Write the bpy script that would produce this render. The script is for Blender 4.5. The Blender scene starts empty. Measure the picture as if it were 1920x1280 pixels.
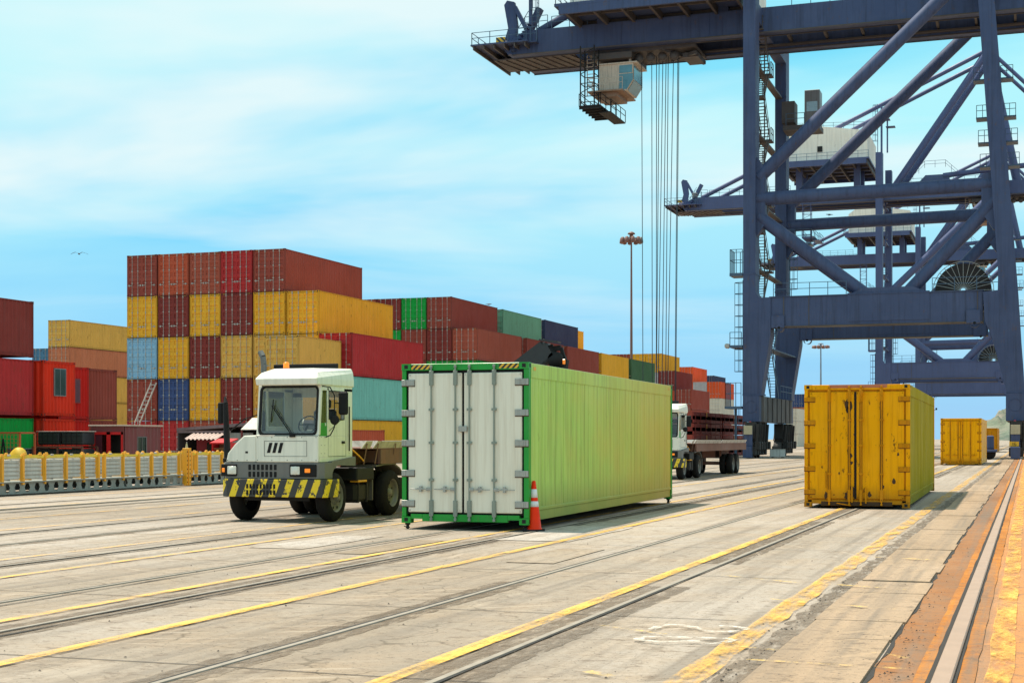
import bpy, math, random
from mathutils import Vector, Matrix
random.seed(7)
S = bpy.context.scene
C = S.collection
# ------------------------------------------------------------------ camera numbers
FPX, YH, CAMH = 2750.0, 822.0, 1.65
TH = math.atan((1928 - 960) / FPX)
CT, ST = math.cos(TH), math.sin(TH)
def gp(px, py, Z=0.0):
    """ground point (world X, Y) seen at a pixel of the photograph"""
    d = (CAMH - Z) * FPX / (py - YH); r = (px - 960) / FPX * d
    return (r * CT - d * ST, r * ST + d * CT)
# ------------------------------------------------------------------ mesh builder
class MB:
    def __init__(s): s.v = []; s.f = []; s.m = []; s.sm = []
    def add(s, vs, fs, m=0, smooth=False):
        o = len(s.v); s.v += [tuple(v) for v in vs]
        for f in fs:
            s.f.append(tuple(i + o for i in f)); s.m.append(m); s.sm.append(smooth)
        return s
    def box(s, x0, x1, y0, y1, z0, z1, m=0):
        if x0 > x1: x0, x1 = x1, x0
        if y0 > y1: y0, y1 = y1, y0
        if z0 > z1: z0, z1 = z1, z0
        return s.add([(x0,y0,z0),(x1,y0,z0),(x1,y1,z0),(x0,y1,z0),(x0,y0,z1),(x1,y0,z1),(x1,y1,z1),(x0,y1,z1)],
              [(0,3,2,1),(4,5,6,7),(0,1,5,4),(1,2,6,5),(2,3,7,6),(3,0,4,7)], m)
    def cbox(s, x0, x1, y0, y1, z0, z1, b=.02, m=0):
        """box with its edges chamfered by b"""
        pts = []; o = []
        for sz, zz in ((0, z0), (1, z1)):
            pass
        X = (x0, x1); Y = (y0, y1); Z = (z0, z1); idx = {}
        vs = []
        for i in (0,1):
            for j in (0,1):
                for k in (0,1):
                    sx, sy, sz = (1-2*i), (1-2*j), (1-2*k)
                    for a in range(3):
                        p = [X[i], Y[j], Z[k]]
                        q = [X[i] + sx*b, Y[j] + sy*b, Z[k] + sz*b]
                        q[a] = p[a]
                        idx[(i,j,k,a)] = len(vs); vs.append(q)
        fs = []
        for a in range(3):
            for e in (0,1):
                o1, o2 = (a+1)%3, (a+2)%3
                loop = []
                for (u, w) in ((0,0),(1,0),(1,1),(0,1)):
                    t = [0,0,0]; t[a] = e; t[o1] = u; t[o2] = w
                    loop.append(idx[(t[0],t[1],t[2],a)])
                fs.append(tuple(loop if e else loop[::-1]))
        for a in range(3):           # edges along axis a
            o1, o2 = (a+1)%3, (a+2)%3
            for u in (0,1):
                for w in (0,1):
                    t0 = [0,0,0]; t1 = [0,0,0]; t0[o1] = t1[o1] = u; t0[o2] = t1[o2] = w; t1[a] = 1
                    q = [idx[(*t0,o1)], idx[(*t1,o1)], idx[(*t1,o2)], idx[(*t0,o2)]]
                    fs.append(tuple(q if (u ^ w) else q[::-1]))
        for i in (0,1):
            for j in (0,1):
                for k in (0,1):
                    q = [idx[(i,j,k,0)], idx[(i,j,k,1)], idx[(i,j,k,2)]]
                    fs.append(tuple(q if (i+j+k) % 2 else q[::-1]))
        return s.add(vs, fs, m)
    def frame(s, p0, p1, up=(0,0,1)):
        p0, p1 = Vector(p0), Vector(p1); d = (p1 - p0).normalized(); up = Vector(up)
        if abs(d.dot(up)) > .995: up = Vector((0,1,0))
        a = d.cross(up).normalized(); b = a.cross(d).normalized()
        return p0, p1, a, b
    def bar(s, p0, p1, w, h=None, m=0, up=(0,0,1)):
        h = w if h is None else h
        p0, p1, a, b = s.frame(p0, p1, up); a = a*w/2; b = b*h/2
        vs = [p0-a-b, p0+a-b, p0+a+b, p0-a+b, p1-a-b, p1+a-b, p1+a+b, p1-a+b]
        return s.add(vs, [(0,1,2,3),(7,6,5,4),(4,5,1,0),(5,6,2,1),(6,7,3,2),(7,4,0,3)], m)
    def tube(s, p0, p1, r, n=8, r1=None, m=0, caps=True):
        r1 = r if r1 is None else r1
        p0, p1, a, b = s.frame(p0, p1)
        ring = lambda p, q: [p + (a*math.cos(t) + b*math.sin(t))*q for t in [2*math.pi*i/n for i in range(n)]]
        A, B = ring(p0, r), ring(p1, r1)
        s.add(A + B, [(i, (i+1) % n, n + (i+1) % n, n + i) for i in range(n)], m, True)
        if caps:
            s.add(A, [tuple(range(n))[::-1]], m); s.add(B, [tuple(range(n))], m)
        return s
    def path(s, pts, r, n=6, m=0):
        for a, b in zip(pts, pts[1:]): s.tube(a, b, r, n, m=m)
        return s
    def prism(s, prof, axis, a0, a1, m=0, caps=True):
        """prof: list of 2-D points; axis 0: (y,z) swept over x; 1: (x,z) over y; 2: (x,y) over z"""
        def mk(p, a): return {0: (a, p[0], p[1]), 1: (p[0], a, p[1]), 2: (p[0], p[1], a)}[axis]
        n = len(prof); vs = [mk(p, a0) for p in prof] + [mk(p, a1) for p in prof]
        fs = [(i, (i+1) % n, n + (i+1) % n, n + i) for i in range(n)]
        if caps: fs += [tuple(range(n))[::-1], tuple(range(n, 2*n))]
        return s.add(vs, fs, m)
    def lathe(s, c, axis, prof, n=24, m=0, smooth=True):
        """prof: (offset along axis, radius)"""
        vs = []
        for o, r in prof:
            for i in range(n):
                t = 2*math.pi*i/n; u, w = r*math.cos(t), r*math.sin(t)
                vs.append({0: (c[0]+o, c[1]+u, c[2]+w), 1: (c[0]+u, c[1]+o, c[2]+w), 2: (c[0]+u, c[1]+w, c[2]+o)}[axis])
        fs = []
        for k in range(len(prof)-1):
            for i in range(n):
                j = (i+1) % n; fs.append((k*n+i, k*n+j, (k+1)*n+j, (k+1)*n+i))
        return s.add(vs, fs, m, smooth)
    def disc(s, c, axis, r, n=20, m=0):
        vs = []
        for i in range(n):
            t = 2*math.pi*i/n; u, w = r*math.cos(t), r*math.sin(t)
            vs.append({0: (c[0], c[1]+u, c[2]+w), 1: (c[0]+u, c[1], c[2]+w), 2: (c[0]+u, c[1]+w, c[2])}[axis])
        return s.add(vs, [tuple(range(n))], m)
    def merge(s, o, off=(0,0,0), mm=None):
        s.add([(v[0]+off[0], v[1]+off[1], v[2]+off[2]) for v in o.v], [], 0)
        b = len(s.v) - len(o.v)
        for f, m, sm in zip(o.f, o.m, o.sm):
            s.f.append(tuple(i + b for i in f)); s.m.append(m if mm is None else mm); s.sm.append(sm)
        return s
    def mesh(s, name, nslots=1, fix=True):
        me = bpy.data.meshes.new(name); me.from_pydata(s.v, [], s.f)
        me.polygons.foreach_set('material_index', s.m); me.polygons.foreach_set('use_smooth', s.sm)
        if fix:
            import bmesh
            bm = bmesh.new(); bm.from_mesh(me); bmesh.ops.recalc_face_normals(bm, faces=bm.faces); bm.to_mesh(me); bm.free()
        return me
    def build(s, name, mats, parent=None, loc=None, bevel=0, fix=True):
        if not isinstance(mats, (list, tuple)): mats = [mats]
        me = s.mesh(name, fix=fix)
        for m in mats: me.materials.append(m)
        o = bpy.data.objects.new(name, me); C.objects.link(o)
        if parent: o.parent = parent
        if loc: o.location = loc
        if bevel:
            b = o.modifiers.new('edge', 'BEVEL'); b.width = bevel; b.segments = 2; b.limit_method = 'ANGLE'; b.angle_limit = math.radians(35)
        return o
def tag(o, label=None, cat=None, group=None, kind=None):
    if label: o['label'] = label
    if cat: o['category'] = cat
    if group: o['group'] = group
    if kind: o['kind'] = kind
    return o
def empty(name, loc=(0,0,0), rz=0.0):
    o = bpy.data.objects.new(name, None); C.objects.link(o); o.location = loc; o.rotation_euler = (0,0,rz); o.empty_display_size = .3
    return o
def copy_tree(o, parent=None):
    c = o.copy(); C.objects.link(c); c.parent = parent
    for ch in list(o.children): copy_tree(ch, c)
    return c
# ------------------------------------------------------------------ materials
def newmat(name):
    m = bpy.data.materials.new(name); m.use_nodes = True; nt = m.node_tree
    return m, nt, nt.nodes['Principled BSDF']
def N(nt, t, **k):
    n = nt.nodes.new(t)
    for a, b in k.items(): setattr(n, a, b)
    return n
def pos(nt, scale):
    g = N(nt, 'ShaderNodeNewGeometry'); v = N(nt, 'ShaderNodeVectorMath', operation='MULTIPLY'); v.inputs[1].default_value = scale
    nt.links.new(g.outputs['Position'], v.inputs[0]); return v.outputs[0]
def noise(nt, vec, sc, det=4, rough=.6):
    n = N(nt, 'ShaderNodeTexNoise'); n.inputs['Scale'].default_value = sc; n.inputs['Detail'].default_value = det; n.inputs['Roughness'].default_value = rough
    nt.links.new(vec, n.inputs['Vector']); return n.outputs['Fac']
def ramp(nt, fac, a, b, lo=0.0, hi=1.0):
    r = N(nt, 'ShaderNodeMapRange'); r.clamp = True
    r.inputs['From Min'].default_value = a; r.inputs['From Max'].default_value = b; r.inputs['To Min'].default_value = lo; r.inputs['To Max'].default_value = hi
    nt.links.new(fac, r.inputs['Value']); return r.outputs['Result']
def mix(nt, fac, a, b, mode='MIX'):
    n = N(nt, 'ShaderNodeMix', data_type='RGBA', blend_type=mode)
    for s_, v in ((0, fac), (6, a), (7, b)):
        if isinstance(v, (int, float)): n.inputs[s_].default_value = v
        elif isinstance(v, tuple): n.inputs[s_].default_value = (*v[:3], 1)
        else: nt.links.new(v, n.inputs[s_])
    return n.outputs[2]
def math_(nt, op, a, b=None):
    n = N(nt, 'ShaderNodeMath', operation=op)
    for i, v in enumerate((a, b)):
        if v is None: continue
        if isinstance(v, (int, float)): n.inputs[i].default_value = v
        else: nt.links.new(v, n.inputs[i])
    return n.outputs[0]
def bump(nt, bs, h, strength=.3, dist=.01):
    b = N(nt, 'ShaderNodeBump'); b.inputs['Strength'].default_value = strength; b.inputs['Distance'].default_value = dist
    nt.links.new(h, b.inputs['Height']); nt.links.new(b.outputs[0], bs.inputs['Normal'])
def paint(name, col, rough=.5, var=.25, rust=.35, streak=.4, dirt=(.10,.08,.06), rustcol=(.13,.055,.025), scale=1.0, metal=0.0, rough_var=.15, lowdirt=None, spec=.5):
    m, nt, bs = newmat(name)
    c = col
    big = noise(nt, pos(nt, (.35*scale,.35*scale,.35*scale)), 1.0, 5)
    out = mix(nt, ramp(nt, big, .3, .7, 0, var), c, tuple(x*.62 for x in c))
    out = mix(nt, ramp(nt, noise(nt, pos(nt, (.9*scale,.9*scale,.9*scale)), 1.0, 3), .45, .75, 0, var), out, tuple(min(1, x*1.12 + .03) for x in c))
    st = noise(nt, pos(nt, (7*scale, 7*scale, .35*scale)), 1.0, 5, .65)
    out = mix(nt, ramp(nt, st, .47, .68, 0, streak), out, dirt)
    rs = noise(nt, pos(nt, (5*scale, 5*scale, 2.2*scale)), 1.0, 8, .72)
    out = mix(nt, ramp(nt, rs, .60, .66, 0, rust), out, rustcol)
    if lowdirt:
        g = N(nt, 'ShaderNodeNewGeometry'); sx = N(nt, 'ShaderNodeSeparateXYZ'); nt.links.new(g.outputs['Position'], sx.inputs[0])
        z = math_(nt, 'ADD', sx.outputs['Z'], math_(nt, 'MULTIPLY', ramp(nt, st, .2, .8, -.5, .5), lowdirt[1]))
        out = mix(nt, ramp(nt, z, lowdirt[0] + lowdirt[1], lowdirt[0], 0, lowdirt[2]), out, lowdirt[3])
    nt.links.new(out, bs.inputs['Base Color'])
    nt.links.new(ramp(nt, big, .3, .7, rough - rough_var, rough + rough_var), bs.inputs['Roughness'])
    bs.inputs['Metallic'].default_value = metal
    bs.inputs['Specular IOR Level'].default_value = spec
    bump(nt, bs, rs, .25, .004)
    return m
def plain(name, col, rough=.6, metal=0.0, var=.3, sc=6.0, emit=0, spec=.5):
    m, nt, bs = newmat(name)
    n = noise(nt, pos(nt, (1,1,1)), sc, 5)
    out = mix(nt, ramp(nt, n, .35, .7, 0, var), col, tuple(x*.5 for x in col))
    nt.links.new(out, bs.inputs['Base Color']); bs.inputs['Roughness'].default_value = rough; bs.inputs['Metallic'].default_value = metal
    bs.inputs['Specular IOR Level'].default_value = spec
    if emit:
        bs.inputs['Emission Color'].default_value = (*col, 1); bs.inputs['Emission Strength'].default_value = emit
    return m
def hazard(name, a, b, width, wear=.35, axes=(1,0,-1), slope=1.0):
    """diagonal stripes of colours a and b, worn"""
    m, nt, bs = newmat(name)
    tc = N(nt, 'ShaderNodeTexCoord'); sx = N(nt, 'ShaderNodeSeparateXYZ'); nt.links.new(tc.outputs['Object'], sx.inputs[0])
    v = math_(nt, 'ADD', math_(nt, 'ADD', math_(nt, 'MULTIPLY', sx.outputs[0], axes[0]), math_(nt, 'MULTIPLY', sx.outputs[1], axes[1])), math_(nt, 'MULTIPLY', sx.outputs[2], axes[2]*slope))
    fr = math_(nt, 'FRACT', math_(nt, 'DIVIDE', v, width))
    g = math_(nt, 'GREATER_THAN', fr, .5)
    wn = noise(nt, pos(nt, (6,6,6)), 1.0, 7, .75)
    keep = ramp(nt, wn, .62 - wear*.3, .63 - wear*.3, 1, 0)
    fac = math_(nt, 'MULTIPLY', g, keep) if wear > 0 else g
    out = mix(nt, fac, b, a)
    nt.links.new(out, bs.inputs['Base Color']); bs.inputs['Roughness'].default_value = .5
    return m
def corrugation_free(name): pass

YEL = (.82,.40,.030)
COL = dict(maroon=(.235,.040,.032), brick=(.40,.088,.052), brown=(.315,.064,.043), crimson=(.46,.034,.034), rust=(.50,.090,.042), yellow=YEL,
  ochre=(.74,.41,.085), blue=(.050,.080,.20), lightblue=(.26,.46,.62), teal=(.20,.50,.42), seagreen=(.18,.42,.26), green=(.01,.34,.05), red=(.58,.018,.012),
  brightred=(.76,.038,.012), orange=(.80,.11,.03), darkgreen=(.065,.14,.065), silver=(.50,.46,.46), white=(.72,.64,.52), navy=(.055,.060,.115), salmon=(.56,.185,.09), steelblue=(.08,.20,.32))
PAINT = {k: paint('paint_' + k, v, rust=.5, streak=.30, rough=.6, spec=.10, dirt=tuple(x*.35+.02 for x in v)) for k, v in COL.items()}
FRAMEP = {k: paint('frame_' + k, tuple(c*.80 for c in v), rust=.95, streak=.65, rough=.65, spec=.10, dirt=tuple(x*.22+.015 for x in v), scale=1.6) for k, v in COL.items()}
M = {}
M['galv'] = paint('galvanised_steel', (.44,.40,.35), rough=.55, metal=.2, rust=.35, streak=.3)
M['dark'] = plain('dark_steel', (.020,.018,.016), .65, spec=.25)
M['black'] = plain('black_rubber', (.013,.012,.012), .75, var=.4, spec=.25)
M['tyre'] = plain('tyre_rubber', (.020,.017,.015), .9, var=.6, sc=3, spec=.15)
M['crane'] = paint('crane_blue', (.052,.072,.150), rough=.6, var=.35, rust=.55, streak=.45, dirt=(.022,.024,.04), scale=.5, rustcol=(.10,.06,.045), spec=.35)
M['crane_far'] = paint('crane_blue_hazed', (.072,.090,.190), rough=.5, var=.25, rust=.25, streak=.25, dirt=(.045,.05,.08), scale=.5, rustcol=(.11,.07,.06), spec=.35)  # lighter blue holds the distance haze of the rear cranes
M['crane_brown'] = paint('crane_brown_steel', (.075,.060,.055), rough=.65, var=.4, rust=.5, streak=.6, scale=.6)
M['crane_rail_paint'] = plain('railing_blue', (.055,.10,.16), .5)
M['glass'] = None
def glass(name, col=(.86,.90,.88), rough=.03, alpha=.35):
    m, nt, bs = newmat(name)
    tr = N(nt, 'ShaderNodeBsdfTransparent'); tr.inputs[0].default_value = (*col, 1)
    gl = N(nt, 'ShaderNodeBsdfGlossy'); gl.inputs['Roughness'].default_value = rough; gl.inputs['Color'].default_value = (.9,.95,1,1)
    fr = N(nt, 'ShaderNodeFresnel'); fr.inputs[0].default_value = 1.5
    f2 = math_(nt, 'ADD', fr.outputs[0], alpha)
    mx = N(nt, 'ShaderNodeMixShader'); nt.links.new(f2, mx.inputs[0]); nt.links.new(tr.outputs[0], mx.inputs[1]); nt.links.new(gl.outputs[0], mx.inputs[2])
    nt.links.new(mx.outputs[0], nt.nodes['Material Output'].inputs[0]); nt.nodes.remove(bs)
    return m
M['glass'] = glass('cab_glass', alpha=.02)
M['darkglass'] = plain('dark_window_glass', (.035,.06,.05), .12, var=.2)
M['white'] = paint('white_cab_paint', (.78,.74,.62), rough=.45, var=.12, rust=.2, streak=.30, dirt=(.36,.35,.29), scale=1.3)
M['cabside'] = M['white']
M['greyplastic'] = paint('grey_plastic', (.17,.16,.145), rough=.65, var=.2, rust=0, streak=.2)
M['hazcab'] = None
M['lamp'] = plain('headlamp_glass', (.75,.72,.62), .15, var=.2, sc=30)
M['amber'] = plain('amber_lens', (.85,.22,.01), .25, var=.1, emit=.35)
M['redlens'] = plain('red_lens', (.6,.02,.03), .3, var=.1)
M['yel'] = paint('yellow_post_paint', (.92,.40,.012), rough=.5, rust=.3, streak=.3, scale=2)
M['haz_small'] = hazard('hazard_mark', (.75,.42,.03), (.02,.02,.02), .10, 0)
M['haz_bumper'] = hazard('worn_hazard_paint', (.80,.66,.02), (.035,.035,.035), .30, .42, (1,0,-1), .40)
M['rust_deck'] = paint('rusty_deck', (.20,.085,.055), rough=.8, rust=.5, streak=.5)
M['deck_pale'] = paint('pale_deck_edge', (.55,.50,.44), rough=.8, rust=.5, streak=.4)
M['cream'] = paint('cream_cladding', (.92,.80,.66), rough=.6, rust=.15, streak=.2, scale=.4)
M['steelhead'] = plain('polished_rail_head', (.33,.28,.225), .7, metal=.0, var=.45, sc=5, spec=.2)
M['rustband'] = None
SUN_E, SKY_E, EXPO = 4.0, .135, .65
SKYMIX = .9
LOWCOL = (1.15,2.75,4.4); HIGHCOL = (.22,3.1,4.5)
CLOUDLOW = (1.8,3.45,4.6); CLOUDHIGH = (2.2,4.35,4.7); WISP = (3.9,4.55,4.6)
# ------------------------------------------------------------------ ground
def road_sheet(name, x0, x1, y0, y1, z, mat, kind='structure', jag=0.0, step=1.0, seed=1):
    rnd = random.Random(seed); b = MB()
    if jag == 0:
        b.add([(x0,y0,z),(x1,y0,z),(x1,y1,z),(x0,y1,z)], [(0,1,2,3)])
    else:
        n = max(1, int((y1 - y0) / step)); L = []; R = []
        for i in range(n + 1):
            y = y0 + (y1-y0)*i/n; L.append((x0 + rnd.uniform(-jag, jag), y, z)); R.append((x1 + rnd.uniform(-jag, jag), y, z))
        b.add(L + R, [(i, n+1+i, n+2+i, i+1) for i in range(n)])
    o = b.build(name, mat, fix=False); tag(o, kind=kind); return o
def concrete(name, col, dark=.55, sc=1.0, warm=(.33,.24,.16)):
    m, nt, bs = newmat(name)
    big = noise(nt, pos(nt, (.16*sc,.05*sc,1)), 1.0, 5, .6)
    out = mix(nt, ramp(nt, big, .38, .62, 0, .9), tuple(min(.8,c*f) for c, f in zip(col, (1.14,1.17,1.24))), tuple(c*f for c, f in zip(col, (.72,.68,.62))))
    mid = noise(nt, pos(nt, (.9*sc,.9*sc,1)), 1.0, 6, .68)
    out = mix(nt, ramp(nt, mid, .44, .66, 0, .55), out, warm)
    tyre = noise(nt, pos(nt, (2.6,.05,1)), 1.0, 4, .7)      # tyre-darkened bands along the traffic direction
    out = mix(nt, ramp(nt, tyre, .47, .64, 0, .62), out, (.165,.135,.108))
    fine = noise(nt, pos(nt, (14,14,1)), 1.0, 6, .75)
    out = mix(nt, ramp(nt, fine, .46, .68, 0, .50), out, (.17,.125,.085))
    blot = noise(nt, pos(nt, (3.4,4.6,1)), 1.0, 7, .74)
    out = mix(nt, ramp(nt, blot, .55, .62, 0, .6), out, (.14,.10,.07))
    vo = N(nt, 'ShaderNodeTexVoronoi', feature='DISTANCE_TO_EDGE'); vo.inputs['Scale'].default_value = .55
    wv = N(nt, 'ShaderNodeVectorMath', operation='ADD'); nn = N(nt, 'ShaderNodeTexNoise'); nn.inputs['Scale'].default_value = 1.3; nn.inputs['Detail'].default_value = 6; pv = pos(nt, (1,1,1)); nt.links.new(pv, nn.inputs['Vector']); nt.links.new(pv, wv.inputs[0]); nt.links.new(nn.outputs['Color'], wv.inputs[1]); nt.links.new(wv.outputs[0], vo.inputs['Vector'])
    crk = math_(nt, 'MULTIPLY', ramp(nt, vo.outputs['Distance'], .0, .010, 1, 0), ramp(nt, big, .48, .60, 0, .7))
    out = mix(nt, crk, out, (.10,.075,.05))
    arc = N(nt, 'ShaderNodeTexWave', wave_type='RINGS', rings_direction='Z'); arc.inputs['Scale'].default_value = .9; arc.inputs['Distortion'].default_value = 1.5; arc.inputs['Detail'].default_value = 2; ap = N(nt, 'ShaderNodeVectorMath', operation='SUBTRACT'); ap.inputs[1].default_value = (-9.5, 19.0, 0); nt.links.new(pv, ap.inputs[0]); nt.links.new(ap.outputs[0], arc.inputs['Vector'])
    out = mix(nt, math_(nt, 'MULTIPLY', ramp(nt, arc.outputs['Fac'], .80, .98, 0, .35), ramp(nt, mid, .50, .62, 0, 1)), out, tuple(min(.8, c*1.3) for c in col))
    spk = noise(nt, pos(nt, (36,22,1)), 1.0, 3, .6)
    out = mix(nt, ramp(nt, spk, .635, .67, 0, .85), out, (.06,.05,.042))
    pale = noise(nt, pos(nt, (1.3,.5,1)), 1.0, 6, .7)
    out = mix(nt, ramp(nt, pale, .58, .72, 0, .35), out, tuple(min(.8, c*1.35) for c in col))
    nt.links.new(out, bs.inputs['Base Color']); nt.links.new(ramp(nt, mid, .3, .7, .62, .9), bs.inputs['Roughness'])
    bs.inputs['Specular IOR Level'].default_value = .2
    bump(nt, bs, fine, .5, .012)
    return m
def worn(name, col, thr=.52, soft=.06, sc=(5,1.2), rough=.7):
    """paint worn through to whatever lies below"""
    m, nt, bs = newmat(name)
    n = noise(nt, pos(nt, (sc[0], sc[1], 1)), 1.0, 8, .72); n2 = noise(nt, pos(nt, (25,25,1)), 1.0, 4, .7)
    out = mix(nt, ramp(nt, n2, .4, .7, 0, .5), col, tuple(c*.62 for c in col))
    nt.links.new(out, bs.inputs['Base Color']); bs.inputs['Roughness'].default_value = rough
    t = math_(nt, 'ADD', n, math_(nt, 'MULTIPLY', math_(nt, 'SUBTRACT', n2, .5), .35))
    nt.links.new(ramp(nt, t, thr - soft, thr + soft, 1, .0), bs.inputs['Alpha'])
    return m
ASPH_ALPHA = True
GR = concrete('yard_concrete', (.365,.302,.240))
GR2 = concrete('patched_concrete', (.34,.27,.20), sc=1.6)
ASPH = concrete('dirty_asphalt_infill', (.215,.165,.12), sc=2.6, warm=(.17,.12,.08))
_nt = ASPH.node_tree; _bs = _nt.nodes['Principled BSDF']
_f = noise(_nt, pos(_nt, (9, 2.2, 1)), 1.0, 8, .75)
_nt.links.new(ramp(_nt, _f, .40, .60, 0, 1), _bs.inputs['Alpha'])      # infill broken through to the concrete
RUSTG = concrete('rust_stained_concrete', (.29,.135,.055), sc=2.2, warm=(.30,.10,.02))
ORNG = concrete('flare_orange_concrete', (.50,.22,.075), sc=1.4, warm=(.50,.20,.06))  # orange lens flare put into the concrete colour
PLATE = concrete('plate_concrete', (.37,.255,.16), sc=1.2)
RUST = concrete('rail_rust', (.46,.165,.018), sc=3.0, warm=(.26,.065,.01))
JOINT = plain('joint_gap', (.035,.030,.026), .95)
YLINE = worn('yellow_road_paint', (.82,.46,.075), .52, .14)
YLINE2 = worn('faded_yellow_road_paint', (.76,.41,.07), .47, .13)
YLINE3 = worn('ghost_yellow_road_paint', (.72,.47,.12), .43, .10)
WLINE = worn('white_road_paint', (.70,.64,.55), .47, .10, sc=(9,9))
gm = MB(); gm.add([(-1500,-60,0),(1500,-60,0),(1500,3200,0),(-1500,3200,0)], [(0,1,2,3)])
tag(gm.build('ground', GR, fix=False), kind='structure')
Z1, Z2, Z3, Z4 = .004, .008, .012, .016
FAR = 420
# embedded railway tracks: worn asphalt infill, rail head, dark flange gap
def track_rail(x, y0=2, y1=FAR, wid=.42, seed=1, infill=True, head=.030, side=1):
    if infill:
        rnd = random.Random(seed); y = y0
        while y < y1:
            L = rnd.uniform(9, 30); 
            if rnd.random() < .8: road_sheet('asphalt_infill', x - wid*rnd.uniform(.45,1.0), x + wid*rnd.uniform(.45,1.0), y, min(y1, y + L), Z1, ASPH, jag=.022, step=.16, seed=seed*31 + int(y))
            y += L + rnd.uniform(0, 5)
            if y > 140: wid = .35
    road_sheet('flange_gap', x + side*head, x + side*(head + .030), y0, y1, Z3, JOINT, jag=.008, step=.8, seed=seed)
    b = MB(); b.prism([(x - head, 0), (x + head, 0), (x + head*.9, .0135), (x - head*.9, .0135)], 1, y0, y1)
    tag(b.build('rail', M['steelhead']), kind='structure')
for i, (x, w_, inf) in enumerate([(-3.80,.36,True),(-5.53,.36,True),(-8.27,.30,True),(-9.74,.34,True),(-12.50,.28,True),(-15.0,.26,True),(-16.7,.26,True),(-21.5,.3,True),(-24.0,.3,False)]):
    track_rail(x, wid=w_, seed=i + 3, infill=inf, side=-1 if i % 2 else 1)
for i, x in enumerate([-8.10,-9.58,-12.33,-15.2,-16.5]):   # doubled grooves of tyre dirt by the inner tracks
    road_sheet('flange_gap', x, x + .028, 2, 260, Z2, JOINT, jag=.012, step=.6, seed=50 + i)
for i, (x, w_, mt) in enumerate([(-4.12,.155,YLINE),(-7.07,.15,YLINE),(-8.72,.13,YLINE),(-11.45,.11,YLINE),(-13.1,.10,YLINE2),(-17.35,.09,YLINE2),(-19.7,.12,YLINE2),(-22.8,.12,YLINE2),(-26.0,.12,YLINE2)]):
    road_sheet('road_marking', x - w_/2, x + w_/2, 2, FAR, Z4, mt)
road_sheet('road_marking', -2.31, -2.08, 2, FAR, Z4, YLINE2, jag=.02, step=.5, seed=9)
# the plate strip, its crumbling edges and the crane rail in its rusty bed
road_sheet('kerb_strip', -2.02, -1.80, 2, FAR, Z1, ASPH, jag=.05, step=.25, seed=12)
y = 2.2; k = 0
rp = random.Random(5)
while y < FAR:
    L = rp.choice([1.25, 1.3, 2.45, 2.5]) if y > 12 else 2.5
    x0, x1 = -1.815 + rp.uniform(-.02,.02), -1.045 + rp.uniform(-.03,.03)
    b = MB(); t = .018 + rp.uniform(0,.012)
    b.add([(x0,y+.012,0),(x1,y+.012,0),(x1,y+L-.012,0),(x0,y+L-.012,0),(x0,y+.012,t),(x1,y+.012,t+rp.uniform(-.004,.006)),(x1,y+L-.012,t),(x0,y+L-.012,t)],
          [(0,3,2,1),(4,5,6,7),(0,1,5,4),(1,2,6,5),(2,3,7,6),(3,0,4,7)])
    tag(b.build('paving_slab', PLATE), kind='structure'); y += L; k += 1
    if y > 150: break
road_sheet('pavement', -1.815, -1.045, y, FAR, Z3, PLATE)
road_sheet('joint', -1.05, -1.02, 2, FAR, Z2, JOINT, jag=.02, step=.4, seed=77)
road_sheet('rail_bed', -1.04, -.36, 2, FAR, Z1, RUSTG, jag=.02, step=.5, seed=21)
road_sheet('rail_bed', -.355, 1.9, 2, FAR, Z1, ORNG, jag=.012, step=.6, seed=22)
for x0, x1, z in ((-.735,-.655,.014),(-.458,-.345,.014)):
    road_sheet('rust_band', x0, x1, 2, FAR, z, RUST, jag=.008, step=.5, seed=int(-x0*100))
road_sheet('joint', -.655, -.614, 2, FAR, .016, JOINT, jag=.004, step=.5, seed=4)
road_sheet('joint', -.480, -.458, 2, FAR, .016, JOINT, jag=.004, step=.5, seed=6)
b = MB(); b.prism([(-.612,.0),(-.482,.0),(-.482,.035),(-.490,.048),(-.604,.048),(-.612,.035)], 1, 2, FAR)
tag(b.build('crane_rail', plain('crane_rail_head', (.40,.27,.19), .5, metal=.1, var=.25, sc=4)), kind='structure')
road_sheet('road_marking', -.28, -.10, 2, FAR, Z4, YLINE2, jag=.015, step=.5, seed=13)
road_sheet('pavement', .02, .45, 2, FAR, Z2, concrete('flare_pink_concrete', (.66,.36,.22)), jag=.02, step=.7, seed=14)  # pinkish flare tint carried by this strip's concrete colour
# second (landside) crane rail
b = MB(); b.prism([(-22.39,.0),(-22.22,.0),(-22.22,.035),(-22.39,.035)], 1, 20, FAR); tag(b.build('crane_rail', M['steelhead']), kind='structure')
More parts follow.
